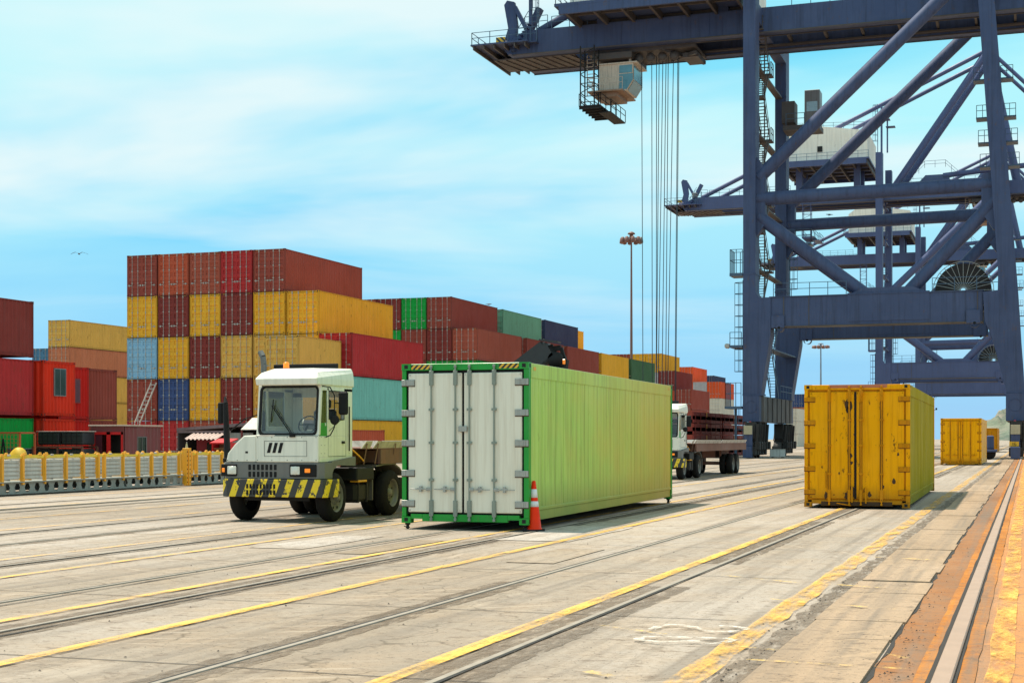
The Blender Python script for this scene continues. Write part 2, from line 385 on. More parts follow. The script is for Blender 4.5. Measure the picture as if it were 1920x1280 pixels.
# slab joints across the yard and cross marks of faded yellow
for i, y in enumerate([6.9,9.3,13.2,17.4,21.9,27,33,39,46,55,66]):
    b = MB(); x = -30.0; pts = []
    rj = random.Random(i)
    while x < -2.1: pts.append((x, y + rj.uniform(-.03,.03))); x += 1.1
    b.add([(p[0], p[1]-.008, .005) for p in pts] + [(p[0], p[1]+.008, .005) for p in pts], [(i_, i_+1, len(pts)+i_+1, len(pts)+i_) for i_ in range(len(pts)-1)])
    tag(b.build('joint', JOINT, fix=False), kind='structure')
for (a, e, w_, mt) in [((1118,1174),(1248,1192),.07,YLINE3),((1380,1215),(1560,1232),.07,YLINE3),((1400,1244),(1700,1262),.06,YLINE3),((1350,1080),(1500,1095),.07,YLINE3),((1555,1100),(1720,1112),.07,YLINE3),((1635,1048),(1760,1054),.08,YLINE3),((1440,1128),(1700,1150),.05,YLINE3),((1100,1262),(1180,1278),.1,YLINE3),((1640,1230),(1700,1242),.08,YLINE3)]:
    p, q = Vector((*gp(*a), 0)), Vector((*gp(*e), 0)); d = (q-p).normalized(); n = Vector((-d.y, d.x, 0))*w_/2
    b = MB(); z = .036 if a[0] > 1380 else .020
    b.add([(p.x-n.x,p.y-n.y,z),(q.x-n.x,q.y-n.y,z),(q.x+n.x,q.y+n.y,z),(p.x+n.x,p.y+n.y,z)], [(0,1,2,3)]); tag(b.build('road_marking', mt, fix=False), kind='structure')
def strokes(lines, w_, mat, z=.021):
    b = MB()
    for ln in lines:
        P = [Vector((*gp(*p), 0)) for p in ln]; L = []; R = []
        for i, p in enumerate(P):
            d = (P[min(i+1, len(P)-1)] - P[max(i-1, 0)]).normalized(); n = Vector((-d.y, d.x, 0))*w_/2*(1 + .25*math.sin(i*2.1))
            L.append((p.x+n.x, p.y+n.y, z)); R.append((p.x-n.x, p.y-n.y, z)); z += .0002
        k = len(P); b.add(L + R, [(i, i+1, k+i+1, k+i) for i in range(k-1)])
    tag(b.build('road_marking', mat, fix=False), kind='structure')
strokes([[(1222,1183),(1236,1177),(1255,1174),(1275,1175),(1300,1179),(1318,1185),(1340,1188),(1365,1188),(1388,1185),(1400,1183),(1392,1180),(1375,1178),(1348,1177)],
         [(1194,1203),(1206,1198),(1235,1197),(1285,1199),(1330,1200),(1362,1201),(1376,1203),(1362,1208),(1340,1211),(1322,1211)],
         [(1194,1203),(1215,1206),(1245,1208),(1285,1206),(1312,1206)]], .075, WLINE)
# pale scraped patches and steel covers on the concrete
for i, (x0, x1, y0, y1, m_) in enumerate([(-11.1,-10.2,19.6,22.6,'p'),(-8.2,-6.9,22.4,26.5,'p'),(-9.4,-8.9,19.0,22.0,'g'),(-6.6,-5.9,18.4,21,'g')]):
    road_sheet('pavement', x0, x1, y0, y1, Z2 + .0005*i, concrete('pale_patch', (.46,.40,.34)) if m_ == 'p' else GR2, jag=.03, step=.5, seed=90+i)
# loose grit along the crumbling edges
rg = random.Random(3); b = MB()
for i in range(420):
    if rg.random() < .6: x = rg.choice([-1.92,-.85,-.95,-2.0]) + rg.gauss(0,.06); y = 9 + abs(rg.gauss(0, 6))
    else: x = rg.uniform(-14, -1.2); y = rg.uniform(8.5, 24)
    r = rg.uniform(.004,.011); z = .006 if x < -1.9 else .02
    b.add([(x-r,y-r,z),(x+r,y-r*.6,z),(x+r*.8,y+r,z),(x-r*.7,y+r,z),(x+rg.uniform(-.3,.3)*r,y,z+r*rg.uniform(.7,1.4))], [(0,1,4),(1,2,4),(2,3,4),(3,0,4)])
g_ = b.build('gravel', plain('grit', (.07,.055,.045), .9), fix=False); tag(g_, 'loose dark grit scattered over the concrete apron', 'gravel', kind='stuff')
# ------------------------------------------------------------------ far hill
def hill_mat():
    m, nt, bs = newmat('hill_scrub')
    n = noise(nt, pos(nt, (.03,.03,.05)), 1.0, 8, .7); n2 = noise(nt, pos(nt, (.008,.008,.02)), 1.0, 5)
    out = mix(nt, ramp(nt, n, .42, .6), (.055,.075,.03), (.30,.235,.16)); out = mix(nt, ramp(nt, n2, .45, .6, 0, .7), out, (.13,.17,.07))
    out = mix(nt, .22, out, (.24,.28,.32))  # grey-blue haze mixed into the hill colour
    nt.links.new(out, bs.inputs['Base Color']); bs.inputs['Roughness'].default_value = 1; bump(nt, bs, n, 1.0, 6.0); return m
b = MB(); nx, ny = 150, 40; vs = []
from mathutils import noise as mn
for j in range(ny):
    for i in range(nx):
        u = i/(nx-1); v = j/(ny-1); X = -125 + 620*u; Y = 1420 + 420*v
        e = max(0, min(1, (X + 66)/120)); hgt = 74*(e**.8)*math.sin(math.pi*min(1, v*1.0))**.7
        hgt *= .82 + .9*mn.fractal(Vector((X*.022, Y*.018, 3)), .8, 2.1, 6)
        vs.append((X, Y, max(-.5, hgt) - .4))
b.add(vs, [(j*nx+i, j*nx+i+1, (j+1)*nx+i+1, (j+1)*nx+i) for j in range(ny-1) for i in range(nx-1)], 0, True)
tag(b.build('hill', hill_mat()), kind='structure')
# ------------------------------------------------------------------ dry containers
def corr_wall(b, p0, p1, z0, z1, n_out, pitch=.278, depth=.036, m=0):
    """corrugated sheet from p0 to p1 (x,y), recessed inward from the outer plane"""
    p0, p1 = Vector((*p0, 0)), Vector((*p1, 0)); L = (p1-p0).length; d = (p1-p0)/L; no = Vector((*n_out, 0))
    n = max(2, round(L/pitch)); w_ = L/n; pts = []
    for i in range(n):
        for f, dd in ((0,0),(.26,0),(.50,1),(.76,1)): pts.append(p0 + d*(w_*(i+f)) - no*depth*dd)
    pts.append(p1); k = len(pts)
    b.add([(p.x,p.y,z0) for p in pts] + [(p.x,p.y,z1) for p in pts], [(i, i+1, k+i+1, k+i) for i in range(k-1)], m)
CW = 1.219
def casting(b, x, y, z, sx, sy, m=0, hole=None):
    b.box(x, x + sx*.178, y, y + sy*.162, z, z + .118, m)
    if hole is not None:
        b.box(x + sx*.055, x + sx*.125, y - sy*.003, y - sy*.001, z + .028, z + .095, hole)
        b.box(x - sx*.003, x - sx*.001, y + sy*.045, y + sy*.12, z + .028, z + .095, hole)
def cont_meshes(L, H):
    P = {}
    f = MB()
    for sx in (-1,1):
        for (y, sy) in ((0,1),(L,-1)):
            for z in (0, H-.118): casting(f, sx*CW, y, z, -sx, sy, 0, 1)
            f.box(sx*(CW-.006), sx*(CW-.10), y + sy*.008, y + sy*.12, .118, H-.118)
        f.box(sx*(CW-.008), sx*(CW-.068), .162, L-.162, .02, .165); f.box(sx*(CW-.008), sx*(CW-.068), .162, L-.162, H-.085, H-.02)
    f.box(-CW+.178, CW-.178, .01, .12, .02, .15); f.box(-CW+.178, CW-.178, .01, .12, H-.125, H-.012)
    f.box(-CW+.178, CW-.178, L-.12, L-.01, .02, .15); f.box(-CW+.178, CW-.178, L-.12, L-.01, H-.125, H-.012)
    f.box(-CW+.07, CW-.07, .15, L-.15, .09, .15, 1)
    for sx in (-1,1):
        for k in range(3): f.box(sx*(CW-.20-k*.10), sx*(CW-.25-k*.10), .004, .008, H-.075, H-.03, 2)
    P['frame'] = f
    w = MB()
    for sx in (-1,1):
        a, c = ((sx*(CW-.014), .12), (sx*(CW-.014), L-.12)); corr_wall(w, a, c, .16, H-.08, (sx,0))
    corr_wall(w, (-CW+.1, L-.02), (CW-.1, L-.02), .15, H-.12, (0,1), .26, .055)
    w.add([(-CW+.06,.1,H-.035),(CW-.06,.1,H-.035),(CW-.06,L-.1,H-.035),(-CW+.06,L-.1,H-.035)], [(0,1,2,3)])
    P['wall'] = w
    dw = 1.115; dh = H - .285; d = MB()      # door leaf with its foot at the origin, spanning x 0..dw
    n = 5 if H > 2.7 else 4; prof = [(.024,0)]
    for k in range(n):
        z = dh*(k + .5)/n; prof += [(.024, z-.24*dh/n-.03),(.070, z-.24*dh/n),(.070, z+.24*dh/n),(.024, z+.24*dh/n+.03)]
    prof += [(.024, dh),(.085, dh),(.085, 0)]
    d.prism(prof, 0, .09, dw-.07); d.box(0,.09,.022,.075,0,dh); d.box(dw-.07,dw,.022,.075,0,dh)
    d.box(.09, dw-.07, .022, .029, 0, .10); d.box(.09, dw-.07, .022, .029, dh-.10, dh)
    for k in range(4): d.box(-.035, .06, .012, .021, dh*(.08+.28*k)-.05, dh*(.08+.28*k)+.05)
    P['door'] = d
    r = MB()
    r.tube((0,-.005,-.10),(0,-.005,dh+.10), .017, 6)
    for z in (.0, dh*.30, dh*.62, dh-.02): r.box(-.045,.045,-.022,.020,z-.03,z+.03)
    for z in (-.11, dh+.05): r.box(-.035,.035,-.03,.008,z,z+.07)
    zc = .20*dh + .08; r.box(-.02,.34,-.03,-.012,zc,zc+.035); r.box(.20,.26,-.035,.01,zc-.05,zc+.08)
    P['rod'] = r
    return P, dw
PROTO = {}
def make_cont(L, H):
    P, dw = cont_meshes(L, H)
    root = empty('shipping_container')
    f = P['frame'].build('frame', [PAINT['brown'], M['dark'], M['haz_small']], root)
    w = P['wall'].build('wall', PAINT['brown'], root)
    for s_ in (-1, 1):
        me = P['door'].mesh('door'); me.materials.append(PAINT['brown'])
        d = bpy.data.objects.new('door', me); C.objects.link(d); d.parent = root
        if s_ < 0: d.location = (-dw-.004, 0, .145)
        else: d.location = (.004+dw, 0, .145); me.transform(Matrix.Scale(-1, 4, (1,0,0))); me.flip_normals()
        for q in (.30, .72):
            me2 = P['rod'].mesh('lock_rod'); me2.materials.append(M['galv'])
            if (q < .5) == (s_ < 0): me2.transform(Matrix.Scale(-1, 4, (1,0,0))); me2.flip_normals()
            rd = bpy.data.objects.new('lock_rod', me2); C.objects.link(rd); rd.parent = d; rd.location = ((dw*q if s_ < 0 else -dw*q), 0, 0)
    def olink(o):
        if o.type == 'MESH':
            ms = [sl.material for sl in o.material_slots]
            for sl, m_ in zip(o.material_slots, ms): sl.link = 'OBJECT'; sl.material = m_
        for c in o.children: olink(c)
    olink(root)
    return root
def far_cont_mesh(L, H):
    P, dw = cont_meshes(L, H); b = MB(); b.merge(P['frame']); b.merge(P['wall'])
    d = P['door']; r = P['rod']
    b.merge(d, (-dw-.004, 0, .145))
    mir = MB(); mir.v = [(-v[0], v[1], v[2]) for v in d.v]; mir.f = [f[::-1] for f in d.f]; mir.m = d.m; mir.sm = d.sm; b.merge(mir, (dw+.004, 0, .145))
    for x in (-.78,-.32,.32,.78): b.merge(r, (x, 0, .145), 3)
    return b
FARM = {}
used = set()
def cont(xr, y, z, colour, label, group, L=12.192, H=2.896, far=False, rz=0.0):
    """xr: right-hand side plane (x max) for an unrotated box, y: door end, z: base"""
    key = (L, H, far)
    if far:
        if key not in FARM:
            me = far_cont_mesh(L, H).mesh('shipping_container')
            for m_ in (PAINT['brown'], M['dark'], M['haz_small'], M['galv']): me.materials.append(m_)
            FARM[key] = me
        o = bpy.data.objects.new('shipping_container', FARM[key]); C.objects.link(o)
        for sl, m_ in zip(o.material_slots, (PAINT[colour], M['dark'], M['haz_small'], M['galv'])): sl.link = 'OBJECT'; sl.material = m_
    else:
        if key not in PROTO: PROTO[key] = make_cont(L, H); o = PROTO[key]
        else: o = copy_tree(PROTO[key])
        def setm(q):
            if q.type == 'MESH' and not q.name.startswith('lock_rod'): q.material_slots[0].material = (FRAMEP if q.name.startswith('frame') else PAINT)[colour]
            for c_ in q.children: setm(c_)
        setm(o)
    if rz: o.location = (xr, y, z); o.rotation_euler = (0,0,rz)
    else: o.location = (xr - CW, y, z); o.rotation_euler = (0,0,0)
    assert label not in used, label
    used.add(label)
    tag(o, label, 'container', group)
    return o
CN = {'maroon':'maroon','brick':'brick red','brown':'reddish brown','crimson':'crimson','rust':'rusty red','yellow':'yellow','ochre':'pale ochre','blue':'dark blue','lightblue':'light blue','teal':'turquoise','seagreen':'sea green','green':'bright green','red':'red','brightred':'bright red','orange':'orange','darkgreen':'dark green','silver':'silver grey','white':'off white','navy':'navy blue','salmon':'salmon pink','steelblue':'steel blue'}
TIER = ['bottom','second','third','fourth','top']; ORD = ['first','second','third','fourth','fifth','sixth','seventh','eighth']
HC, STD = 2.896, 2.591
# the big stack with its doors to the camera (rows from the ground up)
XA = -60.0; PA = 2.51; YA = 88.5
rowsA = [['crimson','crimson','brick','crimson','crimson','yellow','yellow'],
         ['brown','blue','yellow','maroon','ochre','yellow','teal'],
         ['lightblue','yellow','maroon','ochre','ochre','yellow','crimson'],
         ['yellow','maroon','yellow','maroon','yellow','yellow'],
         ['brown','rust','brick','crimson','brown']]
for r, row in enumerate(rowsA):
    for i, cc in enumerate(row):
        where = f'{TIER[r]} tier, {ORD[i]} column from the left of the tallest stack'
        if r == 0: where = f'ground tier, {ORD[i]} column of the tallest stack behind the huts'
        cont(XA + PA*(i+1), YA + .05*((i*7+r*3) % 3), r*(HC+.012), cc, f'{CN[cc]} container, {where}', 'containers in the tallest stack', L=12.192, H=HC)
# low stack of 20 ft boxes just in front of it
for k, cc in enumerate(['brick','ochre','ochre']):
    cont(-43.1, 82.2, k*2.77, cc, f'{["brick red container at the foot","ochre container in the middle","dented ochre short container on top"][k]} of the low stack behind the tractor cab', 'short containers behind the tractor', L=6.058, H=STD)
cont(-38.4, 78.8, 0, 'rust', 'orange brown short container on the ground right behind the trailer deck', 'short containers behind the tractor', L=6.058, H=2.2)
# stack B far left
for k, cc in enumerate(['yellow','ochre','ochre','salmon','ochre']):
    cont(-86.3, 118.0, k*(STD+.01), cc, f'{["deep yellow container at the foot","ochre container second from the ground","ochre container third from the ground","salmon pink container under the top one","pale ochre container on top"][k]} of the narrow left background stack', 'containers in the narrow left background stack', H=STD, far=False)
for k, cc in enumerate(['steelblue','brick','steelblue','steelblue']):
    cont(-88.9, 119.0, k*(STD+.01), cc, f'{["steel blue container at the foot","brick container second from ground","steel blue container third from ground","bright blue container on top"][k]} of the column left of the salmon container', 'containers in the column behind the red units', H=STD)
# stack C on the left edge, seen from its side
for k, cc in enumerate(['green','crimson','maroon']):
    cont(-43.5, 56.8-12.2, [0, 2.70, 5.40][k], cc, f'{["green container on the ground at the left edge, behind the cage","long red container in the middle at the left edge","long maroon container on top at the left edge"][k]}', 'containers at the left edge', H=STD)
# crosswise units with their corrugated ends to the right
def cross(xend, y, z, cc, label, group, L=6.058, H=STD):
    # rotated so that the blind end faces +X
    o = cont(xend - L, y + CW, z, cc, label, group, L=L, H=H, rz=-math.pi/2)
    return o
for k in range(2):
    a = cross(-43.1, 56.95, k*2.70, 'brightred', f'bright red crosswise office container {["on the ground","with a window, on the upper tier"][k]} beside the left stack', 'crosswise red containers', H=STD)
    cross(-44.5, 62.4, k*2.60, ['brown','brown'][k], f'reddish brown crosswise container {["on the ground","on the upper tier"][k]} behind the black tanks', 'crosswise brown containers', H=STD)
    cross(-44.25, 59.65, k*2.60, 'red', f'deep red crosswise container {["on the ground","on the upper tier"][k]} between the bright red and brown units', 'crosswise deep red containers', H=STD)
win = empty('window_unit', (-43.1, 58.17, 2.70)); 
b = MB(); b.box(0,.05,-.44,.44,.95,2.25); w1 = b.build('window_frame', plain('window_frame_grey', (.20,.21,.20), .5), win)
b = MB(); b.box(.051,.056,-.40,-.02,.99,2.21); b.box(.051,.056,.02,.40,.99,2.21); b.build('pane', M['darkglass'], win)
tag(win, 'dark two pane window set in the bright red upper container', 'window')
win = empty('window_unit', (-44.25, 60.9, 2.60)); b = MB(); b.box(0,.05,-.42,.42,.8,2.0); b.build('window_frame', plain('window_frame_red', (.20,.02,.02), .5), win)
b = MB(); b.box(.051,.056,-.36,.36,.86,1.94); b.build('pane', plain('dusty_red_pane', (.10,.02,.025), .3), win)
tag(win, 'small dark shuttered window on the deep red upper container', 'window')
# stack D and the rows behind it (X 'columns' counted leftward from the right-hand face)
def bay(y, xs, rows, name, far, L=12.192, H=HC, group=None):
    for (r, cols) in rows:
        for (i, cc) in cols:
            where = 'right hand' if i == 0 else ORD[i]
            cont(xs - PA*i, y, r*(HC+.012), cc, f'{CN[cc]} container, {TIER[r]} tier, {"right end" if i == 0 else ORD[i]+" column from the right"}, {name}', group or 'containers in ' + name, L=L, H=H, far=far)
nameD = 'stack behind the turquoise one'
bay(123.6, -46.8, [(4, [(1,'brown'),(2,'green'),(3,'maroon'),(4,'brick'),(5,'maroon')]), (3, [(0,'brick'),(1,'maroon'),(2,'brown'),(3,'green'),(4,'maroon')]),
    (2, [(0,'green'),(1,'green'),(2,'brown'),(3,'yellow')]), (1, [(0,'brown'),(1,'blue'),(2,'maroon')]), (0, [(0,'brick'),(1,'yellow'),(2,'brown')])], 'maroon stack beyond the crimson container', False)
bay(137.4, -46.8, [(4, [(1,'seagreen')]), (3, [(0,'brown')]), (2, [(0,'maroon')]), (1, [(0,'brick')]), (0, [(0,'blue')])], 'row with the sea green container', False)
bay(151.0, -46.8, [(4, [(1,'navy')]), (3, [(0,'brown')]), (2, [(0,'yellow')]), (1, [(0,'maroon')]), (0, [(0,'brick')])], 'row with the navy container', True)
bay(164.4, -46.8, [(3, [(0,'yellow')]), (2, [(0,'brick')]), (1, [(0,'brown')]), (0, [(0,'blue')])], 'row under the lamp mast side', True)
cont(-50.6, 163.7, 4*(HC+.012), 'yellow', 'short yellow container on top beyond the navy container', 'short yellow container', L=6.058, H=HC, far=True)
cont(-50.6, 163.7, 3*(HC+.012), 'brown', 'short brown container under the short yellow top container', 'short brown containers', L=6.058, H=HC, far=True)
bay(178.0, -46.8, [(3, [(0,'darkgreen')]), (2, [(0,'silver')]), (1, [(0,'brown')]), (0, [(0,'maroon')])], 'row with the dark green container', True)
# far zone beyond the mast
bay(216.7, -52.3, [(4, [(0,'yellow'),(1,'yellow'),(2,'brown'),(3,'maroon'),(4,'brick')]), (3, [(0,'silver'),(1,'silver'),(2,'brown')]), (2, [(0,'maroon')]), (1, [(0,'maroon')]), (0, [(0,'brick')])], 'far block by the hoist ropes', True)
cont(-48.9, 210.7, 3*(HC+.012), 'maroon', 'dark maroon container on top right of the silver one in the far block', 'far maroon column', far=True)
for k, cc in enumerate(['brown','maroon','rust']):
    cont(-48.9, 210.7, k*(HC+.012), cc, f'{CN[cc]} container, {TIER[k]} tier under the dark maroon far container', 'far maroon column', far=True)
for k, cc in enumerate(['maroon','brown','brown']):
    cont(-45.4, 206.6, k*(HC+.012), cc, f'{CN[cc]} container, {TIER[k]} tier of the far column nearest the second tractor', 'far column nearest the second tractor', far=True)
bay(258.8, -56.7, [(4, [(0,'orange'),(1,'orange')]), (3, [(0,'orange')]), (2, [(0,'brown')]), (1, [(0,'white')]), (0, [(0,'brick')])], 'far orange block', True)
bay(254.5, -50.8, [(3, [(0,'orange'),(1,'silver')]), (2, [(0,'white')]), (1, [(0,'white')]), (0, [(0,'brown')])], 'far white and orange column', True)
cont(-47.4, 240.5, 1*(HC+.012)-.2, 'brown', 'small brown container beside the far white column', 'far brown pair', L=6.058, H=HC, far=True)
cont(-47.4, 240.5, -.0, 'maroon', 'small maroon container on the ground beside the far white column', 'far brown pair', L=6.058, H=STD, far=True)
bay(296, -60.5, [(4, [(0,'navy'),(1,'navy'),(2,'navy')]), (3, [(0,'navy'),(1,'blue')]), (2, [(0,'brown')]), (1, [(0,'silver')]), (0, [(0,'silver')])], 'farthest dark grey block', True)
# block seen through the crane portal
cont(-44.3, 301, 0, 'white', 'off white container on the ground seen through the crane portal', 'containers seen through the crane portal', H=STD, far=True)
cont(-44.3, 301, 1*2.6, 'white', 'off white container in the middle seen through the crane portal', 'containers seen through the crane portal', H=STD, far=True)
cont(-44.3, 301, 2*2.6, 'white', 'off white container topmost of the white column through the portal', 'containers seen through the crane portal', H=STD, far=True)
for i, cc in enumerate(['salmon','brick','salmon','brick']): 
    cont(-40.8 - 2.5*i, 330, 5.75, cc, f'{CN[cc]} container, {ORD[i]} from the right of the reddish tier through the portal', 'reddish tier through the portal', H=HC, far=True)
for i, cc in enumerate(['yellow','blue','blue','navy']):
    cont(-42.3 - 2.5*i, 330, 8.68, cc, f'{CN[cc]} container, {ORD[i]} from the right of the top tier through the portal', 'top tier through the portal', H=HC, far=True)
for i, cc in enumerate(['white','silver']):
    cont(-40.8, 330, i*2.83, ['orange','white','silver'][i], f'{CN[["orange","white","silver"][i]]} container, {TIER[i]} tier of the narrow column left of the yellow container', 'narrow column through the portal', H=HC, far=True)
for i in range(3):
    for k in range(2): cont(-43.3 - 2.5*i, 330, k*2.83, ['white','silver','brown'][(i+k) % 3], f'{CN[["white","silver","brown"][(i+k) % 3]]} container, {TIER[k]} tier, {ORD[i]} column behind the white portal column', 'columns behind the white portal column', H=HC, far=True)
# flat racks stacked behind the second tractor
def flat_rack(x, y, z, label, L=12.2):
    r = empty('flat_rack', (x, y, z))
    b = MB(); b.box(-CW, CW, 0, L, .30, .62); 
    for sx in (-1,1):
        b.box(sx*CW, sx*(CW-.12), 0, L, .02, .95)
        for k in range(6): b.box(sx*(CW+.03), sx*(CW+.001), .5+k*2.2, .65+k*2.2, .05, .92)
    b.build('deck', PAINT['maroon'], r)
    b = MB()
    for yy in (0, L-.5):
        b.box(-CW+.13, CW-.13, yy, yy+.5, .63, .98)
    b.build('folded_end_frame', PAINT['brown'], r)
    b = MB(); b.box(CW+.031, CW+.05, 5.1, 5.25, .55, .95); b.build('strap', M['yel'], r)
    tag(r, label, 'flat rack', 'flat racks stacked behind the second tractor')
for k in range(4):
    for j in range(2):
        flat_rack(-28.2, 123.5 + j*12.9, k*1.0, f'folded maroon flat rack, {TIER[k] if k < 3 else "topmost"} in the {["nearer","farther"][j]} pile left of the crane leg')
# ------------------------------------------------------------------ refrigerated containers
GRIME_SHADE = plain('grime_shade', (.07,.035,.015), .9)  # for rust scars, and for shade painted along rods and sill
def reefer(loc, rz, fr, door, side, hw, label, group, L=12.192, H=2.896, feet=False, handles=True, gask=None, seed=1, wrecked=False):
    R_ = empty('refrigerated_container', loc, rz); rnd = random.Random(seed)
    gask = gask or M['black']
    b = MB()
    for sx in (-1,1):
        for (y, sy) in ((0,1),(L,-1)):
            for z in (0, H-.118): casting(b, sx*CW, y, z, -sx, sy, 0, 1)
            b.cbox(sx*(CW-.006), sx*(CW-.085), y + sy*.008, y + sy*.13, .118, H-.118, .006)
    for y0, y1 in ((.012,.12),(L-.12,L-.012)):
        b.cbox(-CW+.179, CW-.179, y0, y1, H-.125, H-.004, .006)
        b.cbox(-CW+.40, CW-.40, y0, y1, .035, .165, .006); b.box(-CW+.179, -CW+.40, y0, y1, .08, .165); b.box(CW-.40, CW-.179, y0, y1, .08, .165)
    b.box(-CW+.07, CW-.07, .13, L-.13, .10, .16, 1)
    for x0 in (-CW+.19, CW-.56): b.box(x0, x0+.37, .006, .010, H-.105, H-.022, 2 if feet else 0)
    b.build('frame', [fr, M['dark'], M['haz_small']], R_)
    for sx in (-1,1):
        w = MB(); X = CW - .018; pts = []; y = .13
        while y < L-.16:
            st = rnd.choice([.22,.30,.30,.36]); y2 = min(y + st, L-.14)
            dz = rnd.uniform(-.002,.002)
            pts += [(X+dz, y+.010), (X+dz, y2-.012), (X-.018, y2-.008), (X-.018, y2+.004)]; y = y2 + .0
        pts = [(X, .13)] + pts + [(X, L-.13)]
        w.add([(sx*p[0], p[1], .30) for p in pts] + [(sx*p[0], p[1], H-.27) for p in pts], [(i, i+1, len(pts)+i+1, len(pts)+i) for i in range(len(pts)-1)])
        w.box(sx*(CW-.004), sx*(CW-.03), .165, L-.165, H-.27, H-.018)
        w.prism([(sx*(CW-.022),.30),(sx*(CW-.004),.285),(sx*(CW-.004),.24),(sx*(CW-.024),.225),(sx*(CW-.024),.06),(sx*(CW-.05),.06),(sx*(CW-.05),.30)], 1, .165, L-.165)
        for yy in (.3, L-.5): w.box(sx*(CW+.002), sx*(CW-.003), yy, yy+.14, H-.135, H-.075, 1)
        w.build('side_wall', [side, PAINT['ochre']], R_)
    b = MB(); b.box(-CW+.03, CW-.03, .12, L-.12, H-.03, H-.008); b.build('roof', M['white'] if feet else side, R_)
    b = MB(); b.box(-CW+.09, CW-.09, L-.07, L-.03, .17, H-.13); b.build('end_wall', side, R_)
    b = MB(); b.box(-CW+.085, CW-.085, .055, .12, .165, H-.126); b.build('door_gasket', gask, R_)
    zb, zt = .20, H-.175; cx = -.03
    for s_ in (-1,1):
        x0, x1 = (-CW+.13, cx-.022) if s_ < 0 else (cx+.022, CW-.13)
        b = MB(); b.cbox(x0, x1, .012, .056, zb, zt, .010)
        for (a0,a1,c0,c1) in ((x0+.02,x1-.02,zb+.02,zb+.05),(x0+.02,x1-.02,zt-.05,zt-.02),(x0+.02,x0+.05,zb+.02,zt-.02),(x1-.05,x1-.02,zb+.02,zt-.02)):
            b.box(a0,a1,.008,.011,c0,c1)
        if wrecked and s_ < 0: b.box(x0+.12,x0+.36,.004,.011,1.02,1.32)
        d = b.build('door', door, R_)
        for zc in (2.55,2.0,1.455,.91,.36):
            h = MB(); xa = s_*(CW-.004); xb = s_*(CW-.255)
            h.cbox(min(xa,xb), max(xa,xb), -.012, .006, zc-.055, zc+.055, .004); h.tube((s_*(CW-.075),-.012,zc-.05),(s_*(CW-.075),-.012,zc+.05), .016, 8)
            for q in (-.03,.03):
                for xx in (.14,.18,.22): h.tube((s_*(CW-xx),-.012,zc+q),(s_*(CW-xx),-.018,zc+q), .007, 6)
            h.box(min(xa,xb)-.006, max(xa,xb)+.006, .0065, .0105, zc-.072, zc+.056, 1); h.build('hinge', [hw, GRIME_SHADE], d)  # dark plate edges the hinge, widest underneath
        for xr in ((-.63,-.165) if s_ < 0 else (.105,.575)):
            if hw is Y_HW:
                gl_ = MB(); gl_.box(xr-.034, xr-.020, .0075, .0112, zb+.03, zt-.03); gl_.box(xr+.020, xr+.030, .0075, .0112, zb+.03, zt-.03); gl_.build('rod_shade_line', GRIME_SHADE, d)  # dark strips painted as the rod's shadow on the door
            r = MB(); r.tube((xr,-.022,.06),(xr,-.022,H-.07), .017, 8)
            for (za, zc2) in ((H-.40,H-.13),(.13,.42)):
                r.cbox(xr-.036, xr+.036, -.040, .010, za, zc2, .005)
                for q in range(4): r.tube((xr+(.02 if q%2 else -.02),-.040,za+.04+q*.05),(xr+(.02 if q%2 else -.02),-.046,za+.04+q*.05), .006, 5)
            for z in (2.06,1.46,.79): r.cbox(xr-.046, xr+.046, -.036, .010, z-.022, z+.022, .004)
            for z in (.05,H-.085): r.cbox(xr-.022, xr+.022, -.045, .0, z, z+.05, .004)
            r.build('lock_rod', RODM if feet else hw, d)
            if handles:
                e = s_; zc = .62; q = MB()
                q.cbox(min(xr, xr+e*.40), max(xr, xr+e*.40), -.055, -.040, zc-.009, zc+.009, .003)
                q.cbox(min(xr, xr+e*.09), max(xr, xr+e*.09), -.045, -.015, zc-.03, zc+.03, .004)
                q.cbox(xr+e*.20-.022, xr+e*.20+.022, -.062, .010, zc-.05, zc+.055, .004); q.cbox(min(xr+e*.14,xr+e*.27), max(xr+e*.14,xr+e*.27), -.060, -.03, zc-.012, zc+.022, .004)
                q.build('handle', hw, d)
    b = MB(); b.cbox(cx-.07, cx+.09, -.035, .010, 1.66, 1.76, .005)
    if feet or not wrecked: b.build('door_clasp', hw, R_)
    if feet:
        for sx in (-1,1):
            for y in (.08, L-.08):
                t = MB(); t.lathe((sx*(CW-.09), y, 0), 2, [(0,.05),(-.035,.05),(-.04,.03),(-.07,.028),(-.085,.045),(-.115,.012)], 10); t.box(sx*(CW-.09)-.015, sx*(CW-.09)+.07*sx, y-.01, y+.01, -.075, -.06)
                t.build('twist_lock', M['dark'], R_)
    if wrecked:
        t = MB(); t.bar((.08,-.03,H-.42),(.16,-.05,H-.16),.05,.012); t.bar((-.45,-.06,.10),(-.12,-.10,.05),.05,.02); t.bar((.22,-.045,.10),(.22,-.045,.48),.03,.03); t.bar((-.70,-.03,.45),(-.70,-.03,.85),.03,.012)
        t.bar((-.10,-.045,.12),(-.10,-.045,.50),.035,.03)
        t.build('bent_bracket', hw, R_)
        t = MB(); t.box(-.64, .70, .0055, .0118, H-.080, H-.006); t.build('header_scrape', PAINT['salmon'], R_, fix=True)
        t = MB(); t.box(-CW+.40, CW-.40, .004, .0095, .04, .135); t.build('sill_recess_shade', GRIME_SHADE, R_)  # dark strip painted as the shade of the sill recess
        t = MB()
